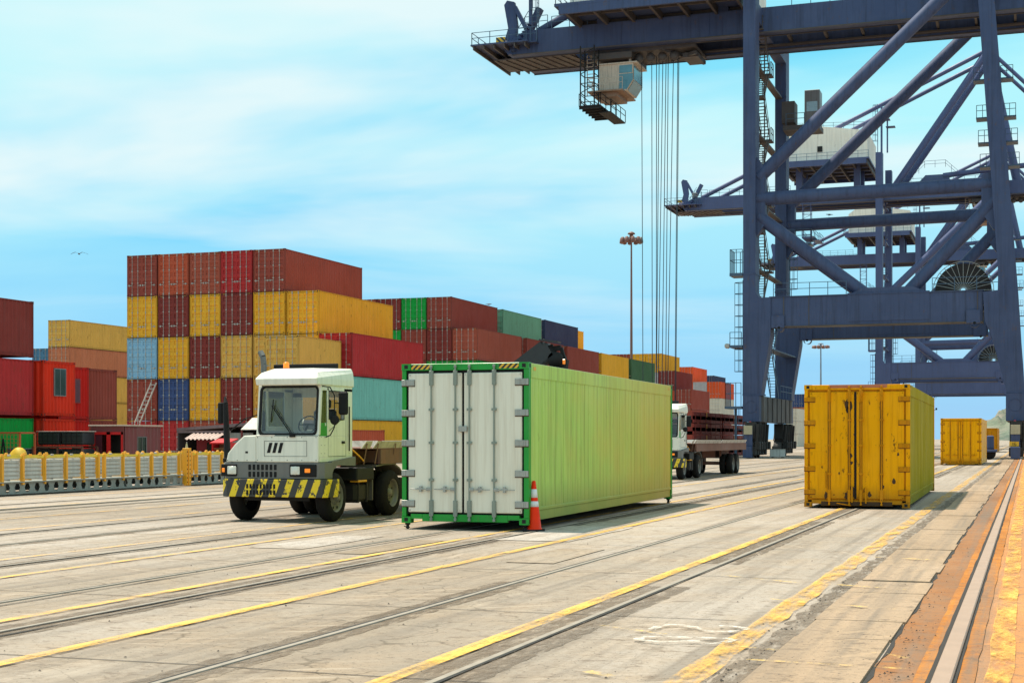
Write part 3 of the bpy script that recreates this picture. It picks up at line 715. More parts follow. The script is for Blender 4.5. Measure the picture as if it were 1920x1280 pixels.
        for (xa,za,sz) in ((-.18,2.42,.10),(-.20,2.30,.06),(-.05,1.72,.03),(-.10,.36,.11),(-.22,.28,.08),(-.70,.27,.06),(.30,.30,.05),(.86,.62,.05),(-.40,.80,.025),(.95,1.25,.03),(-.12,1.22,.045),(-.11,1.05,.035),(.62,.50,.03)):
            rs_ = [ (xa + sz*rnd.uniform(.5,1.1)*math.cos(a), .0072, za + sz*rnd.uniform(.7,1.9)*math.sin(a)) for a in [k*math.pi/5 for k in range(10)] ]
            t.add(rs_, [tuple(range(10))])
        t.build('rust_scar', GRIME_SHADE, R_, fix=False)
        t = MB(); t.box(cx-.02, cx+.03, .004, .010, zb, zt); t.build('door_gap', M['black'], R_)
    tag(R_, label, 'container', group)
    return R_
G_FR = paint('bright_green_frame', (.0,.30,.020), rough=.4, rust=.25, streak=.15, scale=2)
def flare_tint(m, y0, y1, col, amt):
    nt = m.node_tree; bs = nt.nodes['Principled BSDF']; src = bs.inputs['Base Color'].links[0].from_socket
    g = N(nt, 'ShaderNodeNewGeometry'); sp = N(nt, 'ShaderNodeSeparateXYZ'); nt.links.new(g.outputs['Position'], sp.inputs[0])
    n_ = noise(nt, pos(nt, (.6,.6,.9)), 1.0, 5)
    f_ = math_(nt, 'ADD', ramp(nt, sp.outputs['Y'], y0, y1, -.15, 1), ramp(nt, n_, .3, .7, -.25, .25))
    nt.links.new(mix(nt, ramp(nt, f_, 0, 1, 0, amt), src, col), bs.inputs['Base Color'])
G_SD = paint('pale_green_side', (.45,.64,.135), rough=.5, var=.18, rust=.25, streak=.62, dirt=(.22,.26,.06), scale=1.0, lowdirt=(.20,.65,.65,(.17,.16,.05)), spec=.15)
flare_tint(G_SD, 25, 36.5, (.68,.46,.10), .70)  # lens flare painted in: side turns tan-yellow toward the far end
W_DR = paint('white_door', (.80,.74,.60), rough=.4, var=.08, rust=.04, streak=.45, dirt=(.52,.42,.29), scale=1.2)
GALV2 = paint('zinc_hardware', (.38,.38,.34), rough=.45, metal=.2, rust=.3, streak=.3, scale=4)
Y_FR = paint('worn_yellow', (.93,.40,.002), rough=.6, spec=.08, var=.2, rust=.85, streak=.45, dirt=(.42,.15,.004), scale=1.6, rustcol=(.10,.035,.01), lowdirt=(.05,.5,.75,(.20,.085,.015)))
Y_SD = paint('olive_yellow_side', (.38,.30,.002), spec=.04, rough=.7, var=.3, rust=.6, streak=.65, dirt=(.17,.17,.012), scale=1.3, rustcol=(.05,.05,.015), lowdirt=(.0,.5,.6,(.10,.12,.03)))  # darker and greener than the front
Y_HW = paint('yellow_hardware', (.64,.25,.004), spec=.08, rough=.6, var=.25, rust=.85, streak=.5, dirt=(.22,.09,.01), scale=3, rustcol=(.09,.03,.012))
Y2_SD = paint('deep_yellow_side', (.82,.40,.004), rough=.5, var=.2, rust=.5, streak=.4, dirt=(.3,.16,.01), scale=1.3)
RODM = paint('green_grey_rods', (.24,.27,.22), rough=.5, rust=.4, streak=.3, scale=4)
def yaw_off(corner, rz):     # container origin (door centre) from its near right-hand bottom corner
    return (corner[0] - CW*math.cos(rz), corner[1] - CW*math.sin(rz), corner[2])
r1 = math.radians(1.15)
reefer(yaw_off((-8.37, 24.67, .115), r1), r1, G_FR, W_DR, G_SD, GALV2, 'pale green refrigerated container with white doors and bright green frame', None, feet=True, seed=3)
r2 = math.radians(.75)
reefer(yaw_off((-2.60, 35.3, .03), r2), r2, Y_FR, Y_FR, Y_SD, Y_HW, 'battered deep yellow container with olive side, nearest of the yellow ones', 'yellow refrigerated containers along the crane rail', handles=False, gask=Y_HW, seed=5, wrecked=True)
reefer(yaw_off((-2.72, 95.0, .02), 0), 0, Y_FR, Y_FR, Y2_SD, Y_HW, 'yellow container standing in the middle of the row by the crane rail', 'yellow refrigerated containers along the crane rail', gask=Y_HW, seed=6)
reefer(yaw_off((-3.50, 186, .02), 0), 0, Y_HW, Y_HW, Y_HW, Y_HW, 'smallest looking dull orange yellow container before the hill', 'yellow refrigerated containers along the crane rail', gask=Y_HW, seed=7)
# ------------------------------------------------------------------ traffic cone
def mat_solid(n, c, r=.5): return plain(n, c, r, var=.12, sc=12, spec=.15)
ORC = mat_solid('cone_orange', (.88,.035,.002), .4); REFW = mat_solid('cone_reflective_white', (.75,.72,.70), .4)
cx, cy = gp(1001, 995)
co = empty('traffic_cone', (cx, cy, 0), .3)
b = MB(); b.cbox(-.20,.20,-.20,.20,.0,.035,.012); b.build('base', M['black'], co)
def cr(z): return .138 - (z-.03)*(.138-.032)/.86
b = MB(); b.lathe((0,0,0), 2, [(.034,.150),(.045,.15),(.05,cr(.05)),(.30,cr(.30)),(.60,cr(.60)),(.885,cr(.885)),(.90,.02),(.90,0)], 28); b.build('cone_body', ORC, co)
for z0, z1 in ((.435,.535),(.60,.75)):
    b = MB(); b.lathe((0,0,0), 2, [(z0,cr(z0)+.0005),(z0,cr(z0)+.0025),(z1,cr(z1)+.0025),(z1,cr(z1)+.0005)], 28); b.build('reflective_band', REFW, co)
tag(co, 'orange traffic cone with two white bands by the green container corner', 'traffic cone')
# ------------------------------------------------------------------ terminal tractor
def wheel(parent, x, y, outer, R=.49, W=.28, dual=False, tyre_only=False):
    """outer: +1 or -1, the side the rim faces"""
    t = MB(); n = 32; xo = x
    for k in range(2 if dual else 1):
        c = x - outer*k*.33
        prof = [(0,.30),(0,.36),(-.02,.445),(-.055,R-.012),(-.08,R),(-W+.08,R),(-W+.055,R-.012),(-W+.02,.445),(-W,.36),(-W,.30)]
        t.lathe((c, y, R), 0, [(outer*a, r) for a, r in prof], n)
        for q in range(3): t.lathe((c, y, R), 0, [(outer*(-.10-q*.04), R+.001),(outer*(-.115-q*.04), R-.012),(outer*(-.13-q*.04+.012), R+.001)], n)
    ty = t.build('tyre', M['tyre'], parent, fix=True)
    r = MB(); d_ = .13 if dual else .045
    r.lathe((x, y, R), 0, [(outer*a, q) for a, q in ((-.01,.300),(-.015,.285),(-.05,.272),(-d_,.262),(-d_-.01,.20),(-d_-.005,.155),(-d_+.03,.13),(-d_+.03,.09),(-d_+.075,.08),(-d_+.08,0.0))], n)
    for q in range(8):
        a = q*math.pi/4 + .2; r.tube((x+outer*(-d_-.005), y+.125*math.cos(a), R+.125*math.sin(a)), (x+outer*(-d_+.045), y+.125*math.cos(a), R+.125*math.sin(a)), .014, 6)
        r.lathe((x+outer*(-d_+.001), y+.222*math.cos(a+.2), R+.222*math.sin(a+.2)), 0, [(0,.028),(outer*.003,.028),(outer*.003,0)], 8, m=1)
    r.build('rim', [RIM, M['black']], ty)
    return ty
RIM = paint('painted_rim', (.20,.18,.15), rough=.5, var=.3, rust=.5, streak=.2, scale=6)
HZ = hazard('hazard_bumper_paint', (.86,.58,.012), (.035,.033,.03), .295, .24, (1,.7,-1), .38)
SEAT = plain('seat_vinyl', (.03,.03,.035), .6)
def tractor(loc, label, glassy=True):
    R_ = empty('terminal_tractor', loc)
    b = MB()
    for sx in (-1,1): b.cbox(sx*.46, sx*.38, -.45, 3.35, .56, .82, .01)
    for y in (.2,1.2,2.2,3.2): b.box(-.38,.38,y,y+.1,.6,.78)
    b.box(-.9,.9,-.06,.06,.42,.54); b.box(-.55,.55,2.5,2.7,.38,.56); b.box(-.35,.25,-.3,1.0,.5,1.05); b.box(-.7,.7,-.42,-.2,.42,.6)
    b.build('chassis', M['dark'], R_)
    b = MB(); b.prism([(-1.19,-.42),(-1.12,-.62),(-1.0,-.68),(1.12,-.68),(1.19,-.60),(1.21,-.40),(1.20,-.10),(1.08,-.10),(1.05,-.5),(-1.05,-.5),(-1.19,-.2)], 2, .50, .85)
    bp = b.build('bumper', HZ, R_, bevel=.012)
    b = MB()
    for k in range(9):
        for z in (.545,.665): b.box(-.56+k*.075, -.515+k*.075, -.684, -.676, z, z+.09)
    b.build('bumper_grille', M['black'], bp)
    b = MB(); b.prism([(-1.15,-.20),(-1.15,-.50),(-1.06,-.62),(1.0,-.62),(1.10,-.54),(1.10,-.20)], 2, .86, 1.18)
    fa = b.build('fascia', M['greyplastic'], R_, bevel=.01)
    b = MB(); b.prism([(-.199,.86),(-.26,.86),(-.12,1.04),(.06,1.12),(.88,1.10),(.88,1.28),(-.199,1.20)], 0, 1.0, 1.085); b.build('side_skirt', M['greyplastic'], R_)
    b = MB()
    for k in range(7):
        for z in (.89,1.03): b.cbox(-.545+k*.095, -.485+k*.095, -.630, -.615, z, z+.11, .008)
    b.build('grille', M['black'], fa)
    for (x0, x1, lx, ax) in ((-1.15,-.80,-.90,-1.09),(.38,.96,.51,.78)):
        b = MB(); b.cbox(x0, x1, -.650, -.60, .905, 1.145, .012); h = b.build('headlight', M['black'], R_)
        b = MB(); b.lathe((lx, -.650, 1.025), 1, [(0,.085),(-.012,.080),(-.02,.06),(-.024,0)], 4 if False else 16); b.cbox(lx-.10, lx+.10, -.665, -.645, .945, 1.105, .012); b.build('lens', M['lamp'], h)
        b = MB(); w_ = .03 if ax < 0 else .06; b.cbox(ax-w_, ax+w_, -.665, -.651, .985, 1.065, .006); b.build('indicator', M['amber'], h)
    # cab shell made of plates round real openings
    xl, xr, yf, yb = -.38, 1.0, -.60, .90
    yt = -.50
    c = MB()
    c.cbox(xl, xr, yf-.02, yf+.03, 1.185, 1.72, .015)                                      # lower front panel
    fy = lambda z: yf + (yt-yf)*(z-1.72)/(2.66-1.72)
    for (x0,x1) in ((xl, xl+.075),(xr-.075, xr)):                                          # pillars
        c.add([(x0,fy(1.72),1.72),(x1,fy(1.72),1.72),(x1,fy(1.72)+.07,1.72),(x0,fy(1.72)+.07,1.72),(x0,yt,2.70),(x1,yt,2.70),(x1,yt+.07,2.70),(x0,yt+.07,2.70)],
              [(0,3,2,1),(4,5,6,7),(0,1,5,4),(1,2,6,5),(2,3,7,6),(3,0,4,7)])
    for xs, xi in ((xr, xr-.035),(xl, xl+.035)):                                           # side walls
        c.box(xs, xi, yf+.02, yb, 1.285, 1.70); c.box(xs, xi, -.235, -.165, 1.70, 2.66); c.box(xs, xi, -.165, .52, 1.70, 2.04 if xs > 0 else 1.9); c.box(xs, xi, .52, yb, 1.70, 2.66); c.box(xs, xi, yt+.06, yb, 2.60, 2.72)
        c.box(xs, xi, yf+.03, yb, 1.19, 1.285)
    c.box(xl+.035, xr-.035, yb-.035, yb, 1.19, 1.80); c.box(xl+.035, xl+.25, yb-.035, yb, 1.80, 2.6); c.box(xr-.25, xr-.035, yb-.035, yb, 1.80, 2.6); c.box(xl+.035, xr-.035, yb-.035, yb, 2.5, 2.7)
    c.box(xl+.035, xr-.035, yf+.03, yb-.035, 1.20, 1.24)
    cab = c.build('cab', M['white'], R_, bevel=.006)
    b = MB(); b.box(xl+.01, xr-.01, yf-.025, yf-.0205, 1.700, 1.708); b.box(xl+.19, xr-.25, yf-.025, yf-.0205, 1.30, 1.306); b.box(xl+.19, xr-.25, yf-.025, yf-.0205, 1.60, 1.606)
    b.box(xl+.19, xl+.196, yf-.025, yf-.0205, 1.306, 1.60); b.box(xr-.256, xr-.25, yf-.025, yf-.0205, 1.306, 1.60)
    for k in range(3):
        x = xl+.25+k*.12; b.add([(x,yf-.026,1.37),(x+.07,yf-.026,1.37),(x+.125,yf-.026,1.57),(x+.055,yf-.026,1.57)], [(0,1,2,3)])
    b.build('louvre', M['black'], cab)
    # roof
    b = MB(); A = [(xl+.06,-.72),(xr+.03,-.72),(xr+.03,.93),(xl-.0,.93)]; B_ = [(xl+.05,-.74),(xr+.03,-.74),(xr+.03,.93),(xl-.0,.93)]; D_ = [(xl+.10,-.58),(xr-.05,-.58),(xr+.01,.93),(xl,.93)]; E_ = [(xl+.28,-.36),(xr-.22,-.36),(xr-.03,.93),(xl+.10,.93)]
    zz = (2.70, 2.83, 2.95, 3.04); vs = []
    for ring, z in zip((A,B_,D_,E_), zz): vs += [(p[0],p[1],z + (.04 if (z > 2.9 and p[1] > .5) else 0)) for p in ring]
    fs = [(3,2,1,0),(12,13,14,15)]
    for k in range(3):
        for i in range(4): fs.append((k*4+i, k*4+(i+1)%4, (k+1)*4+(i+1)%4, (k+1)*4+i))
    b.add(vs, fs); b.build('roof', M['white'], R_, bevel=.02)
    # windscreen with rubber seal
    b = MB(); x0, x1 = xl+.075, xr-.075; z0, z1 = 1.745, 2.665
    def wp(x, z, o=0): return (x, fy(z) + .012 + o, z)
    def rring(x0, x1, z0, z1, r, o):
        P = []
        for cx_, cz_, a0 in ((x1-r, z0+r, -90),(x1-r, z1-r, 0),(x0+r, z1-r, 90),(x0+r, z0+r, 180)):
            for k in range(4):
                a = math.radians(a0 + 30*k); P.append(wp(cx_ + r*math.cos(a), cz_ + r*math.sin(a), o))
        return P
    o_ = rring(x0-.035, x1+.035, z0-.035, z1+.03, .10, -.022); i_ = rring(x0+.012, x1-.012, z0+.012, z1-.012, .07, -.022); n = len(o_)
    b.add(o_ + i_, [(i, (i+1)%n, n+(i+1)%n, n+i) for i in range(n)]); o2 = rring(x0-.035, x1+.035, z0-.035, z1+.03, .10, .01); i2 = rring(x0+.012, x1-.012, z0+.012, z1-.012, .07, .01)
    b.add(o_ + o2, [(i, (i+1)%n, n+(i+1)%n, n+i) for i in range(n)]); b.add(i_ + i2, [(i, (i+1)%n, n+(i+1)%n, n+i) for i in range(n)])
    ws = b.build('windscreen_seal', M['black'], R_)
    b = MB(); g_ = rring(x0+.005, x1-.005, z0+.005, z1-.005, .07, 0); b.add(g_, [tuple(range(n))]); b.build('windscreen', M['glass'], ws)
    b = MB(); b.box(xr-.012, xr-.008, yf+.09, -.235, 1.71, 2.60); b.build('quarter_window', M['glass'], R_)
    b = MB(); b.box(xr-.010, xr-.006, yf+.07, -.235, 1.70, 1.96); b.build('quarter_panel', G_FR, R_)
    b = MB(); 
    b.box(xr+.004, xr-.01, -.18, .535, 2.025, 2.045); b.box(xr+.004, xr-.01, -.18, .535, 2.585, 2.605); b.box(xr+.004, xr-.01, -.18, -.16, 2.045, 2.585); b.box(xr+.004, xr-.01, .515, .535, 2.045, 2.585)
    b.build('window_frame', M['black'], R_)
    b = MB(); b.box(xl+.02, xl+.026, -.165, .52, 1.9, 2.6); b.box(xl+.02, xl+.026, yf+.10, -.235, 1.71, 2.6); b.box(xl+.25, xr-.25, yb-.02, yb-.015, 1.8, 2.5); b.build('rear_window', M['glass'], R_)
    b = MB(); q = xr + .002
    for (y0,y1,z0,z1) in ((-.20,.60,1.296,1.304),(.592,.60,1.304,2.64),(-.20,-.192,1.304,1.72)): b.box(xr-.002, q, y0, y1, z0, z1)
    b.bar((q,-.16,1.80),(q,.34,2.02),.010,.010); b.bar((q,.34,2.02),(q,.50,2.03),.010,.010); b.cbox(q, q+.02, .40, .52, 1.55, 1.60, .004)
    for zz_ in (1.36,1.52,1.68):
        for y_ in (-.5,-.35,.75): b.tube((q-.001,y_,zz_),(q+.003,y_,zz_),.008,6)
    b.bar((xr+.03,.70,1.4),(xr+.03,.70,2.3),.02,.02); b.build('door_seam', M['dark'], cab)
    b = MB()
    for x_ in (xl+.04, xl+.36, xl+.70, xl+1.02, xr-.05):
        for z_ in (1.225,1.675): b.tube((x_,yf-.022,z_),(x_,yf-.027,z_),.009,6)
    for x_ in (-1.02,-.80,-.58): b.tube((x_,yf-.012,1.22),(x_,yf-.018,1.22),.009,6)
    b.box(-.62,-.56,yf-.013,yf-.0105,1.36,1.40); b.build('bolt', M['dark'], cab)
    # interior
    b = MB(); b.cbox(xl+.05, xr-.05, yf+.06, -.22, 1.25, 1.80, .04); b.build('dashboard', plain('dash_grey', (.16,.15,.14), .6), R_)
    b = MB(); b.cbox(.22, .72, .25, .72, 1.35, 1.62, .05); b.cbox(.22, .72, .66, .80, 1.6, 2.25, .05); b.cbox(.34,.60,.68,.78,2.27,2.45,.03); b.build('seat', SEAT, R_)
    b = MB(); pr = [Vector((.50 + .20*math.cos(a), -.10 + .09*math.sin(a), 1.93 + .17*math.sin(a))) for a in [i*math.pi/10 for i in range(21)]]; b.path(pr, .014, 6); b.bar((.32,-.10,1.93),(.68,-.10,1.93),.03,.02); b.tube((.5,-.10,1.93),(.5,-.25,1.75),.025,6); b.build('steering_wheel', M['black'], R_)
    b = MB(); b.lathe((.93,-.30,1.93),1,[(-.03,0),(-.02,.07),(.02,.07),(.03,0)],14); b.build('dash_fan', REFW, R_)
    # wiper
    b = MB(); w0 = Vector((.42, yf-.03, 1.72)); w1 = Vector((-.05, fy(2.3)-.03, 2.30)); b.bar(w0, w1, .022, .015); b.bar(w0+Vector((.04,0,0)), w1+Vector((.03,0,.02)), .014, .012); b.bar(w1+Vector((-.02,-.01,-.32)), w1+Vector((.04,.0,.12)), .016, .016); b.cbox(.38,.50,yf-.06,yf-.018,1.68,1.74,.008); b.build('wiper', M['black'], R_)
    # engine cover
    b = MB(); b.prism([(-1.06,1.185),(-.385,1.185),(-.385,1.72),(-.66,1.71),(-.86,1.54),(-1.02,1.36)], 1, yf-.01, .62); b.build('engine_cover', M['white'], R_, bevel=.025)
    # exhaust, intake pipe
    b = MB(); b.path([(-1.0,.82,1.0),(-1.0,.82,3.20),(-1.02,.82,3.36),(-1.09,.84,3.46)], .062, 12); b.build('exhaust_pipe', paint('sooty_pipe', (.16,.16,.15), rough=.6, rust=.6, streak=.5, metal=.3, scale=3), R_)
    b = MB(); b.tube((-1.13,-.42,1.18),(-1.18,-.42,2.36),.072,10,.050); b.tube((-1.18,-.42,2.36),(-1.205,-.40,2.50),.050,10,.012); b.cbox(-1.20,-1.04,-.50,-.34,1.17,1.26,.01,); b.build('intake_pipe', M['black'], R_)
    b = MB(); b.cbox(-1.38,-1.27,-.40,-.32,1.95,2.38,.02); b.bar((-1.18,-.40,2.1),(-1.29,-.37,2.1),.02,.02); b.bar((-1.06,-.42,1.82),(-.72,-.42,2.05),.022,.022); b.bar((-.72,-.42,2.05),(-.40,-.35,2.15),.018,.018); b.build('mirror', M['black'], R_)
    b = MB(); b.cbox(-.46,-.40,-.35,-.18,1.78,2.22,.02); b.build('mirror', M['black'], R_)
    # right-hand mirrors on their bow
    b = MB(); b.cbox(1.20,1.40,-.17,-.09,2.12,2.58,.03); b.path([(1.0,-.46,2.68),(1.14,-.40,2.66),(1.18,-.28,2.5),(1.18,-.28,1.88),(1.12,-.34,1.72),(1.0,-.30,1.68)],.012,6); b.bar((1.18,-.28,2.35),(1.24,-.15,2.35),.02,.02)
    b.lathe((1.20,-.30,2.02),1,[(-.03,0),(-.03,.07),(-.02,.10),(.02,.085),(.04,0)],18); b.build('mirror', M['black'], R_)
    # rear shade panel, beacon
    b = MB(); b.cbox(-.86,.62,.98,1.04,2.98,3.20,.01); b.bar((-.2,.93,2.96),(-.2,1.0,3.05),.04,.04); b.bar((.5,.93,2.96),(.5,1.0,3.05),.04,.04); b.build('shade_panel', M['black'], R_)
    b = MB(); b.lathe((.02,-.10,3.04),2,[(0,.07),(.02,.07)],14); b.build('beacon_base', M['black'], R_)
    b = MB(); b.lathe((.02,-.10,3.06),2,[(0,.062),(.10,.055),(.12,.04),(.125,0)],14); b.build('beacon', M['amber'], R_)
    # tank, boxes, guards
    b = MB(); b.cbox(.62,1.05,.95,1.62,.34,.74,.06); b.cbox(.60,1.07,1.05,1.10,.33,.75,.01); b.cbox(.60,1.07,1.45,1.50,.33,.75,.01); b.build('fuel_tank', plain('dark_tank', (.022,.019,.017), .5, spec=.2), R_)
    b = MB(); b.cbox(.50,1.10,.92,1.75,.79,1.06,.02); b.build('battery_box', plain('box_grey', (.022,.020,.018), .6, spec=.2), R_)
    b = MB(); b.cbox(.9,1.102,.98,1.4,.755,.80,.01); b.build('step', M['yel'], R_)
    b = MB(); b.box(.42,1.04,1.78,1.82,.36,1.08); b.box(-1.04,-.42,1.78,1.82,.36,1.08)
    for sx in (-1,1):
        pr = [(1.80,1.09),(2.25,1.12),(2.75,1.12),(3.05,1.02),(3.25,.86),(3.23,.84),(3.03,.99),(2.74,1.09),(2.25,1.09),(1.80,1.06)]
        b.prism(pr, 0, sx*.52, sx*1.12)
        b.box(sx*.55, sx*1.12, 3.30, 3.33, .32, .80)
    b.build('mudguard', paint('dusty_guard', (.12,.10,.085), rough=.7, rust=.2, streak=.3), R_)
    b = MB(); b.box(-.5,.5,1.2,1.9,.83,.90); b.cbox(-.45,.45,2.1,2.9,1.12,1.2,.02); b.bar((-.3,1.3,.85),(-.3,2.3,1.12),.1,.1); b.bar((.3,1.3,.85),(.3,2.3,1.12),.1,.1); b.build('fifth_wheel', M['dark'], R_)
    b = MB(); b.path([(.75,.95,1.55),(.78,1.0,1.75),(.85,1.08,1.72),(.86,1.15,1.45)], .018, 6); b.path([(.72,.96,1.62),(.95,1.35,1.28),(.98,1.5,1.18)], .018, 6); b.build('air_hose', M['yel'], R_)
    for sx in (-1,1):
        wheel(R_, sx*1.10, 0, sx)
        wheel(R_, sx*1.16, 2.60, sx, dual=True)
    tag(R_, label, 'truck', 'terminal tractors on the apron')
    return R_
def trailer(loc, label):
    R_ = empty('yard_trailer', loc); b = MB()
    for sx in (-1,1):
        b.box(sx*.62, sx*.50, 0, 12.2, 1.12, 1.42); b.box(sx*1.15, sx*1.09, .9, 12.3, 1.12, 1.43)
        for k in range(12): b.box(sx*1.089, sx*.621, 1.0+k, 1.06+k, 1.14, 1.40)
    b.box(-.49,.49,0,.5,1.14,1.40); b.box(-.49,.49,6,6.3,1.14,1.40); b.box(-.49,.49,11.7,12.1,1.14,1.40)
    b.box(-.3,.3,8.9,10.6,.75,1.11); b.box(-.95,.95,9.1,9.25,.42,.56); b.box(-.95,.95,10.25,10.4,.42,.56)
    for sx in (-1,1): b.box(sx*.6,sx*.5,8.9,10.7,.56,1.11); b.bar((sx*.5,3.0,1.1),(sx*.5,3.0,.35),.1,.1)
    b.build('frame', M['rust_deck'], R_)
    b = MB(); b.box(-1.08,1.08,.3,12.2,1.435,1.455); b.build('deck', M['rust_deck'], R_)
    for sx in (-1,1):
        b = MB(); b2 = MB()
        for (y0,y1) in ((.0,.42),(.55,5.9),(6.1,12.2)):
            b.add([(sx*1.10,y0,1.45),(sx*1.10,y1,1.45),(sx*1.19,y1-.06,1.60),(sx*1.19,y0+.06,1.60),(sx*1.13,y0,1.45),(sx*1.13,y1,1.45),(sx*1.22,y1-.06,1.60),(sx*1.22,y0+.06,1.60)],
                  [(0,1,2,3),(7,6,5,4),(0,4,5,1),(2,6,7,3),(0,3,7,4),(1,5,6,2)])
            for k in range(int((y1-y0)/.9)+1): b2.add([(sx*1.12,y0+.1+k*.9,1.12),(sx*1.20,y0+.1+k*.9,1.55),(sx*1.20,y0+.15+k*.9,1.55),(sx*1.12,y0+.15+k*.9,1.12)], [(0,1,2,3)])
        b.build('guide_rail', M['deck_pale'], R_); b2.build('guide_rib', M['rust_deck'], R_)  # sunlight on the sloped plates put into their pale colour
    for y in (9.18,10.32):
        for sx in (-1,1): wheel(R_, sx*1.12, y, sx, R=.47, dual=True)
    tag(R_, label, 'trailer', 'low container trailers behind the tractors')
    return R_
tractor((-14.06, 26.35, 0), 'white terminal tractor with worn yellow and black bumper, in front')
trailer((-14.06, 27.42, 0), 'rusty flat trailer behind the nearer tractor, partly behind the green container')
tractor((-14.15, 58.0, 0), 'white terminal tractor half hidden behind the green container')
trailer((-14.15, 59.1, 0), 'flat trailer with rear twin wheels behind the farther tractor')
# ------------------------------------------------------------------ ship-to-shore cranes
def rail_mb(b, pts, h=1.1, post=1.6, r=.028, m=0):
    for p, q in zip(pts, pts[1:]):
        p, q = Vector(p), Vector(q); L = (q-p).length; n = max(1, round(L/post))
        for i in range(n+1): a = p.lerp(q, i/n); b.bar(a, a + Vector((0,0,h)), r*2, r*2, m)
        for z in (h, h*.55): b.bar(p + Vector((0,0,z)), q + Vector((0,0,z)), r*1.7, r*1.7, m)
def cage_ladder(b, x, y, z0, z1, w=.5, dirx=-1, m=0):
    """vertical ladder with hoops bulging to dirx"""
    for s_ in (-1,1): b.bar((x, y+s_*w/2, z0), (x, y+s_*w/2, z1), .06, .06, m)
    z = z0
    while z < z1: b.bar((x, y-w/2, z), (x, y+w/2, z), .035, .035, m); z += .42
    z = z0 + 2.0; ring = []
    while z < z1:
        P = [(x + dirx*.75*math.sin(a), y - .42*math.cos(a), z) for a in [k*math.pi/6 for k in range(7)]]
        for p, q in zip(P, P[1:]): b.bar(p, q, .05, .05, m)
        ring.append(P); z += .95
    if len(ring) > 1:
        for k in (1,3,5): b.bar(ring[0][k], ring[-1][k], .04, .04, m)
def stair(b, x, w, y0, z0, y1, z1, m=0):
    n = max(3, int((z1-z0)/.24))
    for s_ in (0,1): b.bar((x+s_*w, y0, z0), (x+s_*w, y1, z1), .06, .22, m); b.bar((x+s_*w, y0, z0+1.0), (x+s_*w, y1, z1+1.0), .045, .045, m)
    for i in range(n+1):
        t = i/n; b.box(x, x+w, y0+(y1-y0)*t-.12, y0+(y1-y0)*t+.12, z0+(z1-z0)*t-.02, z0+(z1-z0)*t+.02, m)
    for i in range(0, n+1, 4):
        t = i/n
        for s_ in (0,1): b.bar((x+s_*w, y0+(y1-y0)*t, z0+(z1-z0)*t), (x+s_*w, y0+(y1-y0)*t, z0+(z1-z0)*t+1.0), .04, .04, m)
GRM = paint('greasy_bogie_steel', (.045,.038,.034), rough=.7, var=.5, rust=.7, streak=.6, dirt=(.02,.017,.015), scale=1.0, rustcol=(.11,.06,.04), spec=.2)
